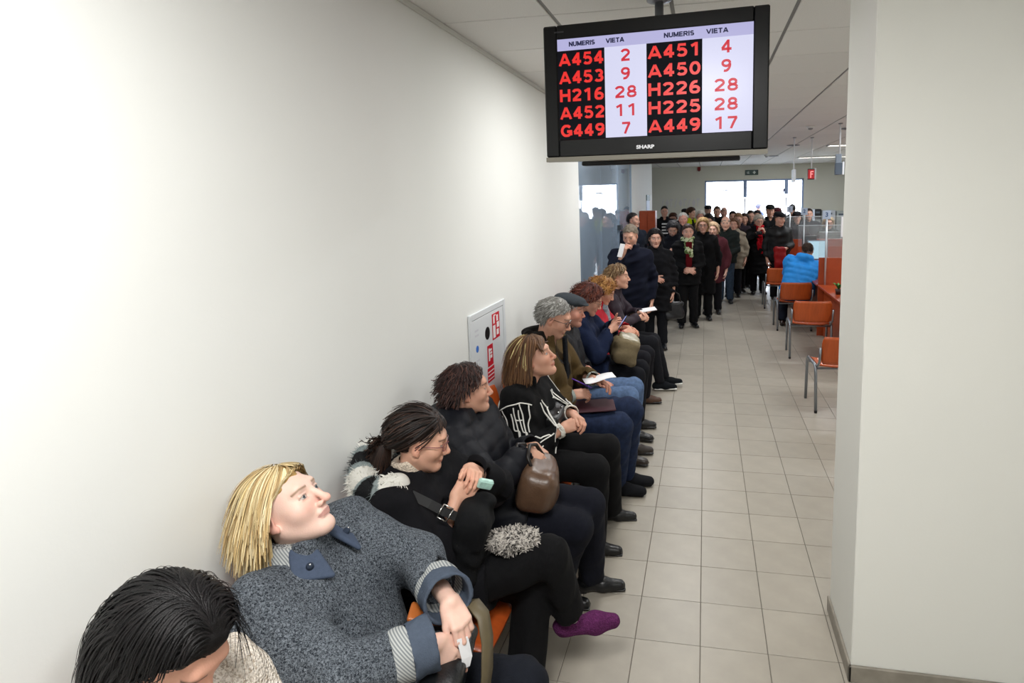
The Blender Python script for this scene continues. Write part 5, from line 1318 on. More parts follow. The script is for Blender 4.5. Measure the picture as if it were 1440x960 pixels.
g.box(c0 + p6.up * .04, (.012, .035, .15), np.stack([p6.fw, p6.lf, p6.up], 1), .01); v, q = g.mesh(.006); p6.add('sweater', v, q, M_KNIT, lin('#15171c'))
v, f = snap_strip(p6, [j6['nb'] - p6.lf * .10 + p6.fw * .14 - p6.up * .02, j6['pel'] + p6.up * .40 - p6.lf * .01 + p6.fw * .20, j6['pel'] + p6.up * .30 + p6.lf * .06 + p6.fw * .20], .026, .005, 40); p6.add('bag_strap', v, f, M_LEATH, lin('#141213'))

# ---------------------------------------------------------------- 7 man in flat cap
yc = 4.33
def cap7(p, col, brim=True, h=.006, up_=.0):
    F, c, s = p.j['F'], p.j['H'], p.j['s']; g = SDF(); T = lambda x, y, z: c + F @ (np.array([x, y, z]) * s)
    g.ell(T(-.012, 0, .085), V(.118, .094, .052) * s, F @ rot(0, -8, 0), .02); g.cone(T(-.09, 0, .05), T(.06, 0, .075), .07 * s, .06 * s, .03, fl=(F[:, 2], 2.0))
    if brim: g.ell(T(.098, 0, .066), V(.048, .064, .010) * s, F @ rot(0, -16, 0), .012)
    g.ell(T(-.01, 0, .02), V(.1, .078, .075) * s, F, .01, 's')
    v, q = g.mesh(h); return p.add('cap', v, q, M_CLOTH, col)
p7 = make_person(seat(yc, label='man in dark flat cap and black jacket', male=True, nb=(.315, yc, 1.045), H=(.385, yc, 1.195), hypr=(2, -4, 0), s=1.0,
    kn=dict(L=(.85, yc + .14, .56), R=(.83, yc - .04, .54)), an=dict(L=(.82, yc + .16, .085), R=(.80, yc - .02, .085)),
    wr=dict(L=(.52, yc + .12, .68), R=(.62, yc - .06, .66)), hand=dict(L=dict(d=(.9, -.3, -.3), n=(0, .2, 1)), R=dict(d=(.85, .1, -.5), n=(.4, -.4, .8), curl=(30, 40, 30))),
    skin='#c98f7c', brow='#5a463c', blush=.3, stub=(lin('#8d6d62'), .25),
    coat=dict(name='jacket', col=lin('#0e0f14'), mat=M_NYLON, r=(.145, .138), sl=(.088, .080, .060), hem=.25, collar=dict(r=.085, t=.02, h=.05, gap=30), amp=.008, freq=18),
    trousers=dict(col=lin('#54698a'), mat=M_DENIM, r=(.100, .082, .066)), shoes=dict(col='#2a211c'), hair=short_hair(cl('#6b6460', '#56504c'), 300, .03, .0035, .003, 71, line=(-.25, .5)), res=MID)); cap7(p7, lin('#33383d'))
# ---------------------------------------------------------------- 8 woman in navy coat with phone
yc = 4.90
p8 = make_person(seat(yc, label='auburn haired woman in navy coat looking at a phone', nb=(.335, yc, 1.035), H=(.425, yc, 1.185), hypr=(4, -24, 0), s=1.03,
    kn=dict(L=(.84, yc + .14, .54), R=(.82, yc - .04, .53)), wr=dict(L=(.61, yc + .09, .955), R=(.60, yc - .02, .925)), pole=dict(L=(-.2, 1, -.9), R=(-.3, -.8, -.9)),
    hand=dict(L=dict(d=(.8, -.4, .35), n=(.3, .8, -.2), curl=(35, 40, 30)), R=dict(d=(.82, .3, .42), n=(.35, -.9, .1), curl=(35, 40, 30), thumb=(10, 15))),
    skin='#cf9a84', brow='#4a2a1e', eye=.4, glasses=mat('copper_spectacles', '#8a6a50', .3),
    coat=dict(col=lin('#131d36'), mat=M_CLOTH, r=(.152, .142), sl=(.088, .078, .058), hem=.4, collar=dict(r=.085, t=.024, h=.05, gap=30), amp=.006),
    trousers=dict(col=lin('#0d0e14'), r=(.1, .085, .07)), shoes=dict(col='#131214'),
    hair=short_hair(cl('#4a2018', '#5c2a1e', '#381711', '#6a3626'), 700, .075, .0040, .018, 81, h_crown((-.03, 0, .15), (-.2, 0, -.4), .4, -.4), layers=(1.08, 1.26), wave=.010), res=MID))
# ---------------------------------------------------------------- 9 woman in red jacket
yc = 5.48
p9 = make_person(seat(yc, label='curly blonde woman in red jacket and grey scarf looking down', nb=(.36, yc, 1.03), H=(.45, yc, 1.165), hypr=(4, -26, 0), s=1.0,
    kn=dict(L=(.84, yc + .14, .53), R=(.82, yc - .02, .52)), an=dict(L=(.80, yc + .2, .085), R=(.74, yc + .24, .085)), wr=dict(L=(.66, yc + .08, .80), R=(.64, yc - .06, .78)), hand=dict(L=dict(d=(.9, -.3, -.1), n=(0, .4, .9)), R=dict(d=(.9, .3, .1), n=(.2, -.6, .8), curl=(30, 40, 30))),
    skin='#d39f86', brow='#7a5638', eye=.3,
    coat=dict(name='jacket', col=lin('#b0182a'), mat=M_NYLON, r=(.145, .135), sl=(.084, .074, .055), hem=.25, collar=dict(r=.085, t=.022, h=.05, gap=30)),
    trousers=dict(col=lin('#14141a'), r=(.098, .08, .066)), shoes=dict(col='#4a2f20'),
    hair=short_hair(cl('#a5733a', '#8a5a2b', '#bd8c4e', '#75481f'), 700, .08, .0042, .014, 91, h_crown((-.03, 0, .15), (-.2, 0, -.4), .4, -.4), layers=(1.06, 1.28), wave=.014), res=MID))
g = SDF(); collar_ring(g, p9.j['nb'] + p9.up * .0, p9.up, p9.fw, .08, .026, .03, 2, .03, 16); g.cone(p9.j['nb'] + p9.fw * .10 - p9.up * .01, p9.j['nb'] + p9.fw * .16 - p9.up * .24, .032, .03, .03); v, q = g.mesh(.007, folds(6, .005, 60)); p9.add('scarf', v, q, M_KNIT, lin('#8d97a0'))
# ---------------------------------------------------------------- 10 woman in plum coat
yc = 6.08
p10 = make_person(seat(yc, label='short haired woman in plum brown coat and black trainers', pel=(.37, yc, .55), nb=(.43, yc, 1.06), H=(.505, yc, 1.225), hypr=(0, 2, 0), s=1.04, nose=1.1,
    kn=dict(L=(.86, yc + .08, .54), R=(.85, yc - .02, .53)), an=dict(L=(.98, yc + .16, .10), R=(.93, yc + .02, .09)), toe=dict(L=(1, .1, .05), R=(1, .15, 0)), wr=dict(L=(.725, yc + .06, .83), R=(.72, yc - .04, .80)), pole=dict(L=(-.2, 1, -.8), R=(-.4, -.9, -.8)),
    hand=dict(L=dict(d=(.85, -.4, -.2), n=(.3, .5, .8), curl=(40, 50, 35)), R=dict(d=(.85, .35, 0), n=(.3, -.7, .6), curl=(40, 50, 35))),
    skin='#d6a58e', brow='#6a4c34',
    coat=dict(col=lin('#2b2029'), mat=M_NYLON, r=(.142, .135), sl=(.084, .074, .055), hem=.35, collar=dict(r=.085, t=.024, h=.05, gap=32), amp=.007),
    trousers=dict(col=lin('#16171c'), r=(.096, .075, .05), stop=.06), shoes=dict(col='#0f1317', sole='#e4e4e0', w=.044, mat=M_CLOTH),
    hair=short_hair(cl('#86694a', '#6f5438', '#98805f', '#59412b'), 600, .06, .0042, .010, 101, h_crown((-.03, 0, .14), (-.3, 0, -.3), .4, -.5), layers=(1.04, 1.18), wave=.005), res=MID))
# ================================================================== things the seated people carry
def solid(name, g, h, mt, col, label, cat, base, disp=None, parent=None):
    v, q = g.mesh(h, disp); base = np.array(base, float)
    if parent is None: return tag(mesh_obj(name, v - base, q, mt, None, np.tile(col, (len(v), 1)) if col is not None else None, True, loc=base), label, cat)
    return mesh_obj(name, v - base, q, mt, parent, np.tile(col, (len(v), 1)) if col is not None else None, True)
def bag_root(label, base): return empty('handbag', base, 0, label, 'bag')
# blonde woman: black bag with olive strap and a brass ring on an orange tab
B = V(.64, 1.40, .60); t = bag_root('black leather handbag with olive strap on the lap of the blonde woman', B); R0 = rot(8, -18, 0)
solid('bag_body', SDF().box(B + V(.03, 0, .085), (.055, .16, .095), R0, .03), .006, M_LEATH, lin('#121416'), 0, 0, B, folds(3, .004, 30), t)
g = SDF(); g.path([V(.70, 1.50, .86), V(.755, 1.47, .865), V(.79, 1.44, .82), V(.80, 1.42, .74), V(.79, 1.40, .64)], .012, .006)
for o_ in g.ops: pass
v = []; pts = np.array([(.69, 1.53, .84), (.735, 1.50, .872), (.775, 1.475, .855), (.795, 1.45, .80), (.80, 1.425, .72), (.79, 1.40, .62)]); m = MB()
sd = V(.35, .93, 0) * .022; m.sheet([[p - sd, p, p + sd] for p in pts], [[p - sd - V(.005, 0, .003), p - V(.005, 0, .003), p + sd - V(.005, 0, .003)] for p in pts]); m.v = [tuple(np.array(p) - B) for p in m.v]
m.build('strap', mat('olive_leather', '#5b513c', .5, noise=(20, .12)), t, True)
tb = solid('orange_tab', SDF().box(V(.60, 1.50, .815), (.07, .03, .008), rot(15, -14, 20), .006), .004, M_LEATH, lin('#b0622a'), 0, 0, B, None, t)
m = MB(); c_ = V(.60, 1.50, .828) - B; Rr = rot(15, -14, 20); m.tube([c_ + Rr @ V(.014 * math.cos(a), .014 * math.sin(a), 0) for a in np.linspace(0, 2 * PI, 17)], .004, 8, False); m.build('brass_ring', mat('brass', '#a88a4a', .25, metal=1.0), tb, True)
m = MB(); p0 = V(.722, 1.40, .79); m.sheet([[p0 + V(.0, 0, .04), p0 + V(.02, .03, .03)], [p0 + V(.012, 0, -.02), p0 + V(.03, .03, -.03)], [p0 + V(.01, 0, -.05), p0 + V(.025, .02, -.055)]], [[p0 + V(.001, 0, .04), p0 + V(.021, .03, .03)], [p0 + V(.013, 0, -.02), p0 + V(.031, .03, -.03)], [p0 + V(.011, 0, -.05), p0 + V(.026, .02, -.055)]])
o = m.build('paper_slip', mat('white_paper'), None, False); tag(o, 'white paper slip held by the blonde woman', 'paper')
# woman with fur hood: black shoulder bag, fuzzy hat, tissue pack
B = V(.50, 1.97, .655); t = bag_root('black cloth shoulder bag held by the woman with the fur hood', B)
g = SDF(); g.box(B + V(.03, .0, .12), (.055, .115, .14), rot(10, -8, 0), .045); g.box(B + V(.045, -.0, .18), (.058, .118, .07), rot(10, -8, 0), .03, .01)
solid('bag_body', g, .006, M_CLOTH, lin('#0b0c0e'), 0, 0, B, folds(13, .006, 30), t)
m = MB(); pts = np.array([(.52, 1.91, .885), (.47, 1.885, .92), (.42, 1.87, .955), (.35, 1.87, .985)]); sd = V(.3, .5, .8) * .016
m.sheet([[p - sd, p + sd] for p in pts], [[p - sd + V(-.004, .004, -.002), p + sd + V(-.004, .004, -.002)] for p in pts]); m.v = [tuple(np.array(p) - B) for p in m.v]; st_ = m.build('strap', M_CAPB, t)
m = MB(); f_ = frame((-.6, -.25, .5), (.5, -.8, .4)); c_ = V(.475, 1.874, .922) - B
for a, b in (((-.02, -.024), (.02, -.024)), ((.02, -.024), (.02, .024)), ((.02, .024), (-.02, .024)), ((-.02, .024), (-.02, -.024))): m.tube([c_ + f_ @ V(a[0], a[1], .0), c_ + f_ @ V(b[0], b[1], .0)], .0028, 6)
m.build('buckle', M_METAL, st_, True)
g = SDF(); c_ = V(.672, 2.02, .745); g.ell(c_, (.075, .05, .035), rot(25, -8, 0), .03); g.ell(c_ + V(.05, .03, .0), (.045, .04, .03), None, .03); g.ell(c_ - V(.04, .01, .005), (.05, .045, .03), None, .03)
v, q = g.mesh(.006, folds(17, .006, 55)); rg = np.random.RandomState(5); hc = np.clip(np.array([lin('#c8c2ba'), lin('#3a3836'), lin('#8e8984')])[rg.choice(3, len(v), p=(.55, .22, .23))], 0, 1)
i_ = rg.randint(0, len(v), 2600); nn = nrm_rows(v[i_] - c_) * .45 + rg.normal(size=(2600, 3)) * .7; tt = np.linspace(0, 1, 3); P_ = v[i_][:, None] + nn[:, None] * (tt * .009)[None, :, None]
rb = ribbons(P_, np.tile(.0022 * (1 - .5 * tt), (2600, 1)), np.repeat(nrm_rows(np.cross(nn, [.3, .5, .8]))[:, None], 3, 1), hc[i_]); v, q, hc = merge([(v, q, hc), rb])
tag(mesh_obj('fluffy_hat', v - c_, q, mat('long_fur', attr=True), None, hc, True, loc=c_), 'fluffy grey and white flecked hat on a black trouser leg', 'hat')
o = MB().box((-.03, -.012, -.02), (.03, .012, .02), .006).build('tissue_pack', mat('mint_wrapper', '#a9cfc4', .4, noise=(60, .2))); o.location = (.565, 2.045, .955); o.rotation_euler = (.3, .4, .6); tag(o, 'small mint green tissue pack between two hands', 'tissue pack')
# woman in padded coat: brown leather bag
B = V(.60, 2.57, .635); t = bag_root('soft brown leather handbag on the lap of the woman in the padded coat', B)
g = SDF(); g.box(B + V(.02, -.02, .085), (.085, .15, .10), rot(14, -16, 0), .055); g.ell(B + V(.06, -.05, .05), (.07, .10, .065), None, .04)
solid('bag_body', g, .006, M_LEATH, lin('#5b4434'), 0, 0, B, folds(23, .005, 24), t)
m = MB()
for e in (-.03, .03): m.tube([B + V(.0 + e, -.10, .16), B + V(-.03 + e, -.09, .235), B + V(-.04 + e, -.02, .262), B + V(-.03 + e, .05, .235), B + V(0 + e, .07, .17)], .009, 8)
m.v = [tuple(np.array(p) - B) for p in m.v]; half = len(m.v) // 2
mesh_obj('handle', m.v[:half], [f for f in m.f if max(f) < half], mat('dark_strap', '#1d1714', .4), t); mesh_obj('handle', m.v[half:], [[i - half for i in f] for f in m.f if min(f) >= half], mat('dark_strap'), t)
# woman in line pattern jacket: small black bag
B = V(.535, 3.22, .69); t = bag_root('small black leather bag under the arm in the line pattern jacket', B)
solid('bag_body', SDF().box(B + V(0, 0, .075), (.05, .13, .065), rot(0, -14, 0), .03), .006, M_LEATH, lin('#0d0d10'), 0, 0, B, folds(27, .005, 35), t)
for y in (-.05, .04): o = MB().lathe([(.008, .0), (.008, .005)], n=12).build('stud', M_METAL, t, True); o.location = (.035, y, .135)
# man: paper, pen, folder
m = MB(); c_ = V(.70, 3.79, .845); f_ = frame((.92, .35, .14), (-.3, -.05, .95)); gr = [[f_ @ V(a * .105, b * .074, .006 * math.sin(3 * a)) for b in (-1, 0, 1)] for a in np.linspace(-1, 1, 7)]; m.sheet(gr, [[p - f_ @ V(0, 0, .0012) for p in r_] for r_ in gr])
o = m.build('paper_form', mat('white_paper'), None, True); o.location = c_; tag(o, 'white paper form in the hands of the man in the olive jacket', 'paper')
o = MB().tube([(0, 0, 0), (.035, .01, -.02)], .0035, 8).build('pen_tip', mat('purple_plastic', '#5a2e9c', .3)); r_ = empty('pen', (.625, 3.715, .815), 0, 'purple pen in the right hand of the man in the olive jacket', 'pen'); o.parent = r_
MB().tube([(-.09, -.025, .05), (0, 0, 0)], .0042, 8).build('barrel', mat('purple_plastic'), r_, True)
c_ = V(.66, 3.74, .665); o = MB().box((-.15, -.10, -.006), (.15, .10, .006), .004).build('folder', mat('maroon_card', '#3b1822', .6)); o.location = c_; o.rotation_euler = (0.05, -.03, .25); tag(o, 'maroon folder on the jeans of the man in the olive jacket', 'folder')
# navy coat: phone and khaki satchel
t = empty('phone', (.705, 4.93, .985), 0, 'smartphone with bright blue screen held over the navy coat', 'phone'); f_ = frame((.55, .1, .83), (-.85, -.1, .5))
m = MB().box((-.07, -.035, -.004), (.07, .035, .004), .003); m.v = [tuple(f_ @ np.array(p)) for p in m.v]; m.build('case', M_MONB, t)
m = MB().box((-.062, -.031, .0042), (.062, .031, .005)); m.v = [tuple(f_ @ np.array(p)) for p in m.v]; m.build('display', mat('phone_glow', '#203050', .2, emit=('#9fb2f0', .8)), t)
B = V(.70, 4.90, .655); t = bag_root('khaki satchel with pale flap on the lap of the woman in the navy coat', B)
solid('bag_body', SDF().box(B + V(.02, -.03, .10), (.10, .155, .105), rot(18, -14, 0), .05), .008, M_CLOTH, lin('#6b5f48'), 0, 0, B, folds(37, .007, 32), t)
solid('flap', SDF().box(B + V(.06, .03, .185), (.085, .10, .028), rot(18, -14, 12), .02), .008, M_LEATH, lin('#8c8268'), 0, 0, B, folds(38, .005, 40), t)
m = MB().tube([B + V(.115, -.14, .04), B + V(.14, -.10, .11), B + V(.13, .0, .15), B + V(.12, .08, .12)], .006, 6); m.v = [tuple(np.array(p) - B) for p in m.v]; m.build('piping', mat('dark_khaki', '#4a412f', .6), t, True)
o = MB().box((-.09, -.06, -.004), (.09, .06, .004), .002).build('folded_paper', mat('white_paper')); o.location = (.80, 6.18, .86); o.rotation_euler = (.1, -.12, .3); tag(o, 'white folded paper beside the hands over the plum coat', 'paper')
# ================================================================== the standing crowd
SEEN = 0
def stand(label, x, y, h, face=0, coat='#101014', mt=None, hem=.62, legs='#101116', skin='#c99a86', hair=None, hc='#2a1c16', hat=None, scarf=None, pose='down', male=False, r=(.14, .132), lm=None, shoes='#0e0e10', turn=(0, -4), group='people standing in the queue', glasses_=None, inner=None, brow=None, puff=None, name='coat', extra=None):
    global SEEN
    SEEN += 1; k = h / 1.70; s = (1.04 if male else 1.0)
    res = dict(LOW, head=.0042, hair=.007) if y < 11.6 else dict(coat=.018, head=.0055, hand=.0075, leg=.024, hair=.009, shoe=.014)
    W = {'down': ((.03, .245, .81), (.03, -.245, .81)), 'clasp': ((.22, .05, .98), (.22, -.05, .97)), 'camera': ((.24, .07, 1.34), (.24, -.07, 1.34)), 'ear': ((.05, .245, .81), (.185, -.085, 1.37)), 'chest': ((.22, .08, 1.12), (.22, -.06, 1.14)), 'one': ((.22, .04, 1.02), (.03, -.245, .81)), 'onel': ((.03, .245, .81), (.22, -.02, 1.04))}[pose]
    pole = dict(L=(-.5, .8, -.4), R=(-.5, -.8, -.4) if pose != 'ear' else (.5, -.35, -1))
    HD = {'down': dict(d=(.15, 0, -1), n=(0, 1, 0), curl=(20, 30, 20)), 'c': dict(d=(.5, -.8, -.2), n=(.8, .3, .4), curl=(25, 35, 25)), 'u': dict(d=(.3, -.3, .9), n=(.3, .8, 0), curl=(45, 50, 35))}
    hl = HD['down'] if pose in ('down', 'ear', 'onel') else HD['c'] if pose in ('clasp', 'one') else HD['u']; hr = HD['down'] if pose in ('down', 'one') else HD['c'] if pose in ('clasp', 'onel') else HD['u']
    mir = lambda d: dict(d=(d['d'][0], -d['d'][1], d['d'][2]), n=(d['n'][0], -d['n'][1], d['n'][2]), curl=d['curl'])
    K = lambda t: tuple(np.array(t) * k)
    hcol = lin(hc)
    def hf(F, c, s_, rr):
        st = hair or 'short'
        if st == 'bald': return [hair_cap(F, c, s_, .002, (-.35, .1), hcol, rr['hair'], seed=SEEN, puff=(1, 1.0, .72))]
        pf = dict(short=(1, 1, 1), bob=(1.06, 1.12, 1.04), curly=(1.16, 1.28, 1.14), long=(1.06, 1.10, 1.03))[st]
        def ex(g):
            if st in ('bob', 'long'):
                for e in (-1, 1): g.cone(c + F @ V(-.03, .066 * e, .02), c + F @ V(-.035, .068 * e, -.09 if st == 'bob' else -.17), .035, .026, .03)
                g.cone(c + F @ V(-.075, 0, .02), c + F @ V(-.075, 0, -.085 if st == 'bob' else -.18), .055, .045, .03)
        cap_ = hair_cap(F, c, s_, .005 if male else .007, (-.02, .72) if male else (-.10, .70), hcol, rr['hair'], seed=SEEN, puff=pf, amp=.006 if st == 'curly' else .004, freq=80, extra=ex if st in ('bob', 'long') else None)
        lk = locks(F, c, s_, 260, (.032 if male else .05) if st in ('short', 'curly') else .12, .0045, h_crown((-.02, 0, .15), (-.1, 0, -1.2), .12, -.3), [hcol, hcol * 1.3, hcol * .75], SEEN, (.02, .68), ((1.0, 1.035) if st == 'short' else (1.02 * pf[0], 1.06 * pf[0])), 6, .4, face=.03, jitter=.06, wave=.012 if st == 'curly' else .002)
        return [cap_, lk]
    sp = dict(label=label, loc=(x, y, 0), rz=-90 + face, local=True, stand=True, group=group, male=male, s=s, pel=K((0, 0, .93)), nb=K((.0, 0, 1.425)), H=tuple(np.array(K((.025, 0, 1.70))) - V(0, 0, .126 * s)), hypr=(turn[0], turn[1], 0), fwd=(1, 0, 0),
        kn=dict(L=K((.02, .09, .49)), R=K((.02, -.09, .49))), an=dict(L=(0, .095, .085), R=(.02, -.095, .085)), toe=dict(L=(1, .2, 0), R=(1, -.2, 0)), wr=dict(L=K(W[0]), R=K(W[1])), pole=pole, arm=(.29 * k, .262 * k), hand=dict(L=hl, R=mir(hr)),
        skin=skin, brow=brow or hc, seed=SEEN, drop=.082, sw=(.195 if male else .175) * k, coat=dict(name=name, col=lin(coat), mat=mt or M_CLOTH, r=r, sl=(.064, .058, .048), hem=hem * k, collar=dict(r=.082, t=.022, h=.045, gap=32), amp=.009, freq=20, flare=.8, puff=puff),
        trousers=dict(col=lin(legs), mat=lm or M_CLOTH, r=(.098, .076, .068), stop=.0), shoes=dict(col=shoes, L=.26), hair=hf if hat != 'full' else None, glasses=glasses_, res=res)
    p = make_person(sp)
    if hat and hat != 'full': cap7(p, lin(hat), True, res['hair'])
    if scarf:
        g = SDF(); nb, up, fw, lf = p.j['nb'], p.up, p.fw, p.lf; collar_ring(g, nb + up * .02, up, fw, .078, .028, .03, 2, .03, 14)
        g.cone(nb + fw * .09 + lf * .03, nb + fw * .135 - up * scarf[1] + lf * .035, .04, .036, .03); g.cone(nb + fw * .09 - lf * .03, nb + fw * .135 - up * (scarf[1] - .06) - lf * .03, .038, .036, .03)
        v, q = g.mesh(res['hair'], folds(SEEN, .006, 50)); c_ = lin(scarf[0]); cc = np.tile(c_, (len(v), 1))
        if len(scarf) > 2: f_ = folds(SEEN + 3, 1, 45)(v); cc[f_ > .2] = lin(scarf[2])
        p.add('scarf', v, q, M_KNIT, cc)
    if inner:
        g = SDF(); g.box(p.j['pel'] + (p.j['nb'] - p.j['pel']) * .52 + p.fw * .138, (.012, .05, .22), None, .01); v, q = g.mesh(.01); p.add('sweater', v, q, M_KNIT, lin(inner))
    if extra: extra(p)
    return p
def stripes(p):
    for i in range(4): g = SDF(); g.box(p.j['nb'] + p.fw * .150 - p.up * (.13 + .075 * i), (.008, .075, .018), None, .005); v, q = g.mesh(.006); p.add('white_stripe', v, q, M_CLOTH, lin('#e2e2e2'))
def vest(p):
    g = SDF()
    for e in (-1, 1): g.cone(p.j['nb'] + p.lf * e * .09 - p.up * .02 + p.fw * .06, p.j['nb'] + p.lf * e * .08 - p.up * .3 + p.fw * .10, .07, .075, .02)
    v, q = g.mesh(.012); p.add('safety_vest', v, q, M_CLOTH, lin('#c3d418'))
stand('man in dark navy overcoat holding white paper to his face', .52, 7.0, 1.73, 8, '#0c1020', hem=.66, hc='#6f6558', pose='ear', male=True, r=(.142, .142), turn=(-18, -22), skin='#cf9f8a', brow='#5a4a3e')
stand('smiling dark haired woman in long black coat by the navy overcoat', .74, 7.9, 1.63, 4, '#0d0d11', hem=.55, hc='#150f10', hair='bob', pose='onel', r=(.15, .138), turn=(10, -4))
stand('young man in dark jacket looking aside by the glass partition', .16, 10.2, 1.79, 40, '#141925', hc='#1c1412', male=True, turn=(30, 0))
stand('woman with dark grey hair in black coat bent over a phone', .88, 9.75, 1.66, 0, '#14151c', hc='#2c2a2c', hair='bob', pose='chest', turn=(0, -30))
stand('woman in black suit with green patterned scarf and hands folded', 1.13, 9.3, 1.63, 10, '#0a0a0c', hem=.72, hc='#3a2620', pose='clasp', scarf=('#c9cfa8', .22, '#5d7040'), inner='#5a0f16', legs='#0b0b0d', skin='#d3a28e', r=(.128, .122))
stand('blonde woman with glasses in long black coat beside the green scarf', 1.36, 9.9, 1.70, 0, '#08080a', hem=.45, hc='#a8875a', hair='bob', glasses_=True, legs='#0b0b0d', brow='#6a4f35')
stand('fair haired woman in plum red coat behind the blonde woman', 1.53, 10.45, 1.60, -5, '#4a2027', hem=.6, hc='#c0a283', hair='bob', legs='#131318', skin='#d8ab98')
stand('balding man in dark green jacket and jeans with hands joined', 1.78, 11.5, 1.66, -5, '#171d1b', hem=.80, hc='#8a7d70', hair='bald', pose='clasp', male=True, legs='#2b3847', lm=M_DENIM, skin='#cfa18c', name='jacket')
stand('woman in beige coat behind the balding man', 1.97, 12.25, 1.60, -8, '#8a8070', hc='#6b4a36', hair='bob')
stand('brown haired man in dark plaid shirt looking down', 2.08, 12.85, 1.69, 5, '#2a2028', hc='#7a5a3c', male=True, turn=(-10, -20), name='jacket', hem=.8)
stand('dark haired woman in black behind the plaid shirt', 2.24, 13.4, 1.66, 0, '#121216', hc='#33231c', hair='long')
stand('young man with dark hair and black jacket before the entrance', 2.41, 13.9, 1.71, 0, '#15161c', hc='#2a1d17', male=True, turn=(8, -12))
stand('woman in pale hat and red scarf holding a camera', 2.48, 12.6, 1.64, 8, '#0c0c0e', hem=.45, hc='#b0a79c', hair='curly', pose='camera', scarf=('#a81420', .5), glasses_=True, legs='#0b0b0d', skin='#d0a08c')
stand('tall man in black cap and black coat towering over the queue', 2.77, 13.3, 1.83, 5, '#08090c', hem=.6, hc='#2a211c', hat='#10110f', male=True, r=(.16, .15), skin='#b98e7a')
stand('man in dark cap and leather jacket holding a red coat', 2.80, 11.9, 1.71, 20, '#101113', mt=M_NYLON, hem=.78, hc='#3a2d26', hat='#15161a', male=True, pose='one', turn=(10, -5), name='jacket')
stand('woman in dark red knitted cap behind the leather jacket', 3.07, 14.6, 1.74, 0, '#101014', hc='#2a1f1c', hat='#4a141c', hair='bob')
stand('man seen from behind close to the entrance glass', 3.67, 16.5, 1.79, 170, '#0f1014', hc='#14100f', male=True)
stand('woman in dark woollen hat behind the glass divider', 3.36, 13.5, 1.67, 0, '#15151b', hc='#241b18', hat='#131318', hair='bob')
stand('dark haired man in grey sweater behind the glass divider', 3.68, 14.0, 1.73, 0, '#33353b', hc='#2a201b', male=True, name='sweater', hem=.85)
stand('blonde clerk with glasses behind the counter screens', 3.90, 12.95, 1.57, 5, '#2d3330', hc='#b49a78', hair='long', glasses_=True, name='cardigan', hem=.8)
stand('bearded man in black jacket with white striped shirt', .42, 14.5, 1.83, 8, '#101115', hc='#1d1512', male=True, name='jacket', hem=.8, extra=stripes)
stand('woman with reddish brown hair in dark coat by the striped shirt', .60, 15.0, 1.65, 5, '#1b1514', hc='#4a2c1e', hair='bob', turn=(0, -15))
stand('white haired man in dark coat behind the green scarf', .97, 11.8, 1.74, 5, '#17181c', hc='#c9c6c0', male=True, skin='#c98f7e')
stand('curly haired woman in bright yellow safety vest', 1.06, 14.5, 1.78, 30, '#1c1d20', hc='#3d281d', hair='curly', turn=(25, 0), extra=vest, skin='#d6a892')
stand('white haired person in dark coat beside the yellow vest', 1.29, 13.5, 1.73, 0, '#16171b', hc='#dcd6cc', hair='bob', skin='#c88f80')
stand('person in black hooded jacket in the thick of the queue', 1.47, 12.5, 1.68, 0, '#0f0f12', hc='#141011', hair='bob', turn=(0, -20))
stand('man in dark peaked cap raising a hand near the entrance', 1.47, 15.9, 1.80, 0, '#131418', hc='#2a1f1b', hat='#1a1c20', male=True, pose='chest')
stand('broad man in black jacket with short brown hair', 1.68, 14.75, 1.80, 0, '#0f1013', hc='#4a3528', male=True, r=(.16, .15), turn=(5, -8))
stand('bald man in dark coat close to the entrance', 1.87, 15.6, 1.76, 0, '#15161a', hc='#6a5850', hair='bald', male=True, skin='#c08f80')
stand('dark haired person half hidden behind the balding man', 2.03, 14.3, 1.69, 0, '#0f1014', hc='#16110f')
stand('dark haired person behind the woman with the camera', 2.64, 15.0, 1.68, 0, '#12131a', hc='#131014', hair='bob')
stand('person in dark cap half hidden behind the yellow vest', .86, 16.0, 1.72, 0, '#131317', hc='#1a1412', hat='#16161a')
stand('passer-by in grey blue coat outside the glazed entrance', 3.23, 21.6, 1.76, 120, '#5a6488', hc='#6a6a8a', male=True, group='people outside the entrance')

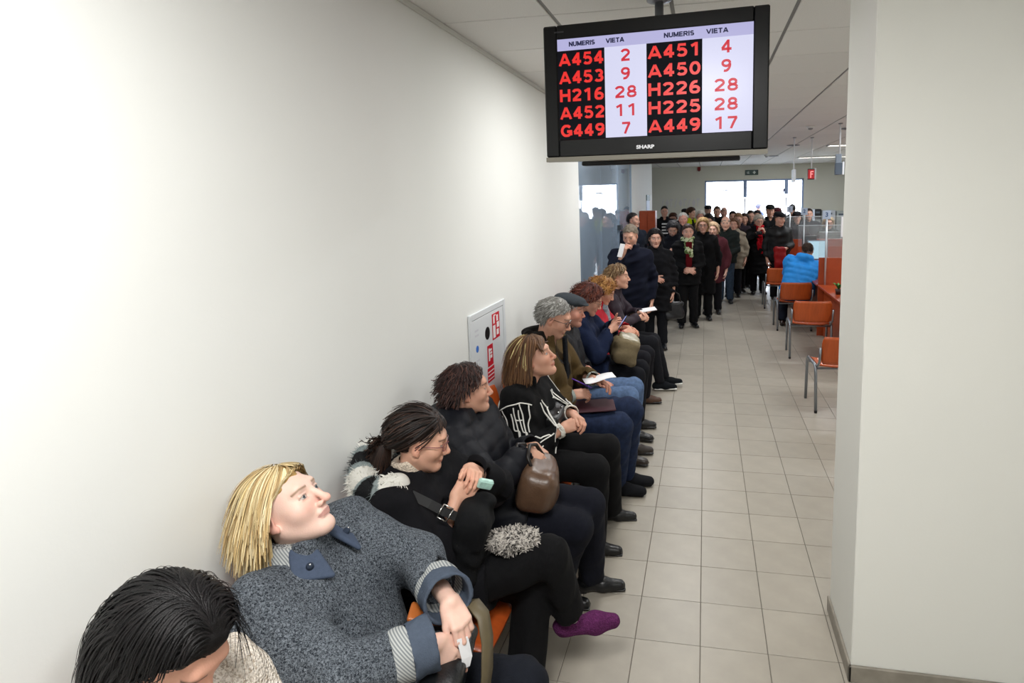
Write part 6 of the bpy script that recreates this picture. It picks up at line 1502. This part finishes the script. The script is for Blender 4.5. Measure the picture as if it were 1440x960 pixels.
# ---- things in the crowd's hands
o = MB().box((-.004, -.03, -.08), (.004, .03, .08), .002).build('folded_paper', mat('white_paper')); o.location = (.44, 6.775, 1.44); o.rotation_euler = (.15, .3, 1.3); tag(o, 'white folded paper held to the face over the navy overcoat', 'paper')
B = V(.98, 7.93, .405); t = bag_root('black handbag hanging beside the smiling dark haired woman', B)
solid('bag_body', SDF().box(B + V(0, 0, .12), (.14, .06, .12), rot(20, 0, 0), .04), .012, M_LEATH, lin('#17181d'), 0, 0, B, folds(41, .008, 30), t)
m = MB().tube([(-.10, 0, .22), (-.07, 0, .34), (0, 0, .38), (.07, 0, .34), (.10, 0, .22)], .009, 8); m.build('handle', mat('dark_strap'), t, True)
g = SDF(); B = V(2.80, 11.62, .45); g.box(B + V(0, 0, .30), (.11, .05, .32), rot(10, 0, 0), .045)
solid('red_coat', g, .014, M_NYLON, lin('#8a1416'), 'red coat hanging from the hand of the man in the leather jacket', 'coat', B, folds(43, .014, 24))
t = empty('photo_camera', (2.47, 12.30, 1.29), math.radians(8), 'small black camera in the hands above the red scarf', 'camera'); MB().box((-.06, -.02, -.035), (.06, .02, .035), .006).build('camera_body', M_MONB, t)
o = MB().lathe([(.025, 0), (.025, .03), (.02, .035)], n=14).build('camera_lens', M_MONB, t, True); o.rotation_euler = (PI / 2, 0, 0); o.location = (0, -.0205, 0)

# ================================================================== man in blue jacket at the counter
xc, yb = 2.80, 9.40
def F_(x, y, z): return (xc + x, yb + y, z)
pb = make_person(dict(label='man in bright blue padded jacket sitting at the counter', loc=(xc, yb, 0), male=True, pel=F_(-.02, -.04, .55), nb=F_(.10, .12, 1.03), H=F_(.165, .21, 1.175), hypr=(78, -8, 0), s=1.0, fwd=(.1, 1, 0),
    kn=dict(L=F_(-.16, .36, .52), R=F_(.08, .42, .52)), an=dict(L=F_(-.20, .12, .085), R=F_(.06, .46, .085)), toe=dict(L=(.1, 1, 0), R=(.1, 1, 0)), wr=dict(L=F_(.12, .46, .82), R=F_(.34, .40, .82)), pole=dict(L=(-1, -.2, -.5), R=(1, -.3, -.6)),
    hand=dict(L=dict(d=(.3, .9, -.1), n=(0, 0, 1)), R=dict(d=(0, 1, -.1), n=(0, 0, 1))), skin='#c08c74', brow='#3a2a20',
    coat=dict(name='jacket', col=lin('#2487d6'), mat=M_NYLON, r=(.172, .158), sl=(.098, .088, .062), hem=.22, collar=dict(r=.09, t=.03, h=.045, gap=20), puff=(.009, .085), amp=.004, extra=lambda g, p: [g.ell(p.j['nb'] - p.fw * .09 + p.lf * a + p.up * .03, (.06, .06, .055), None, .05) for a in (-.07, 0, .07)]),
    trousers=dict(col=lin('#161a26'), mat=M_DENIM, r=(.1, .08, .066)), shoes=dict(col='#2a1c18'), hair=short_hair(cl('#2f2119', '#3d2c20'), 300, .03, .004, .003, 201, layers=(1.01, 1.05)), res=LOW))
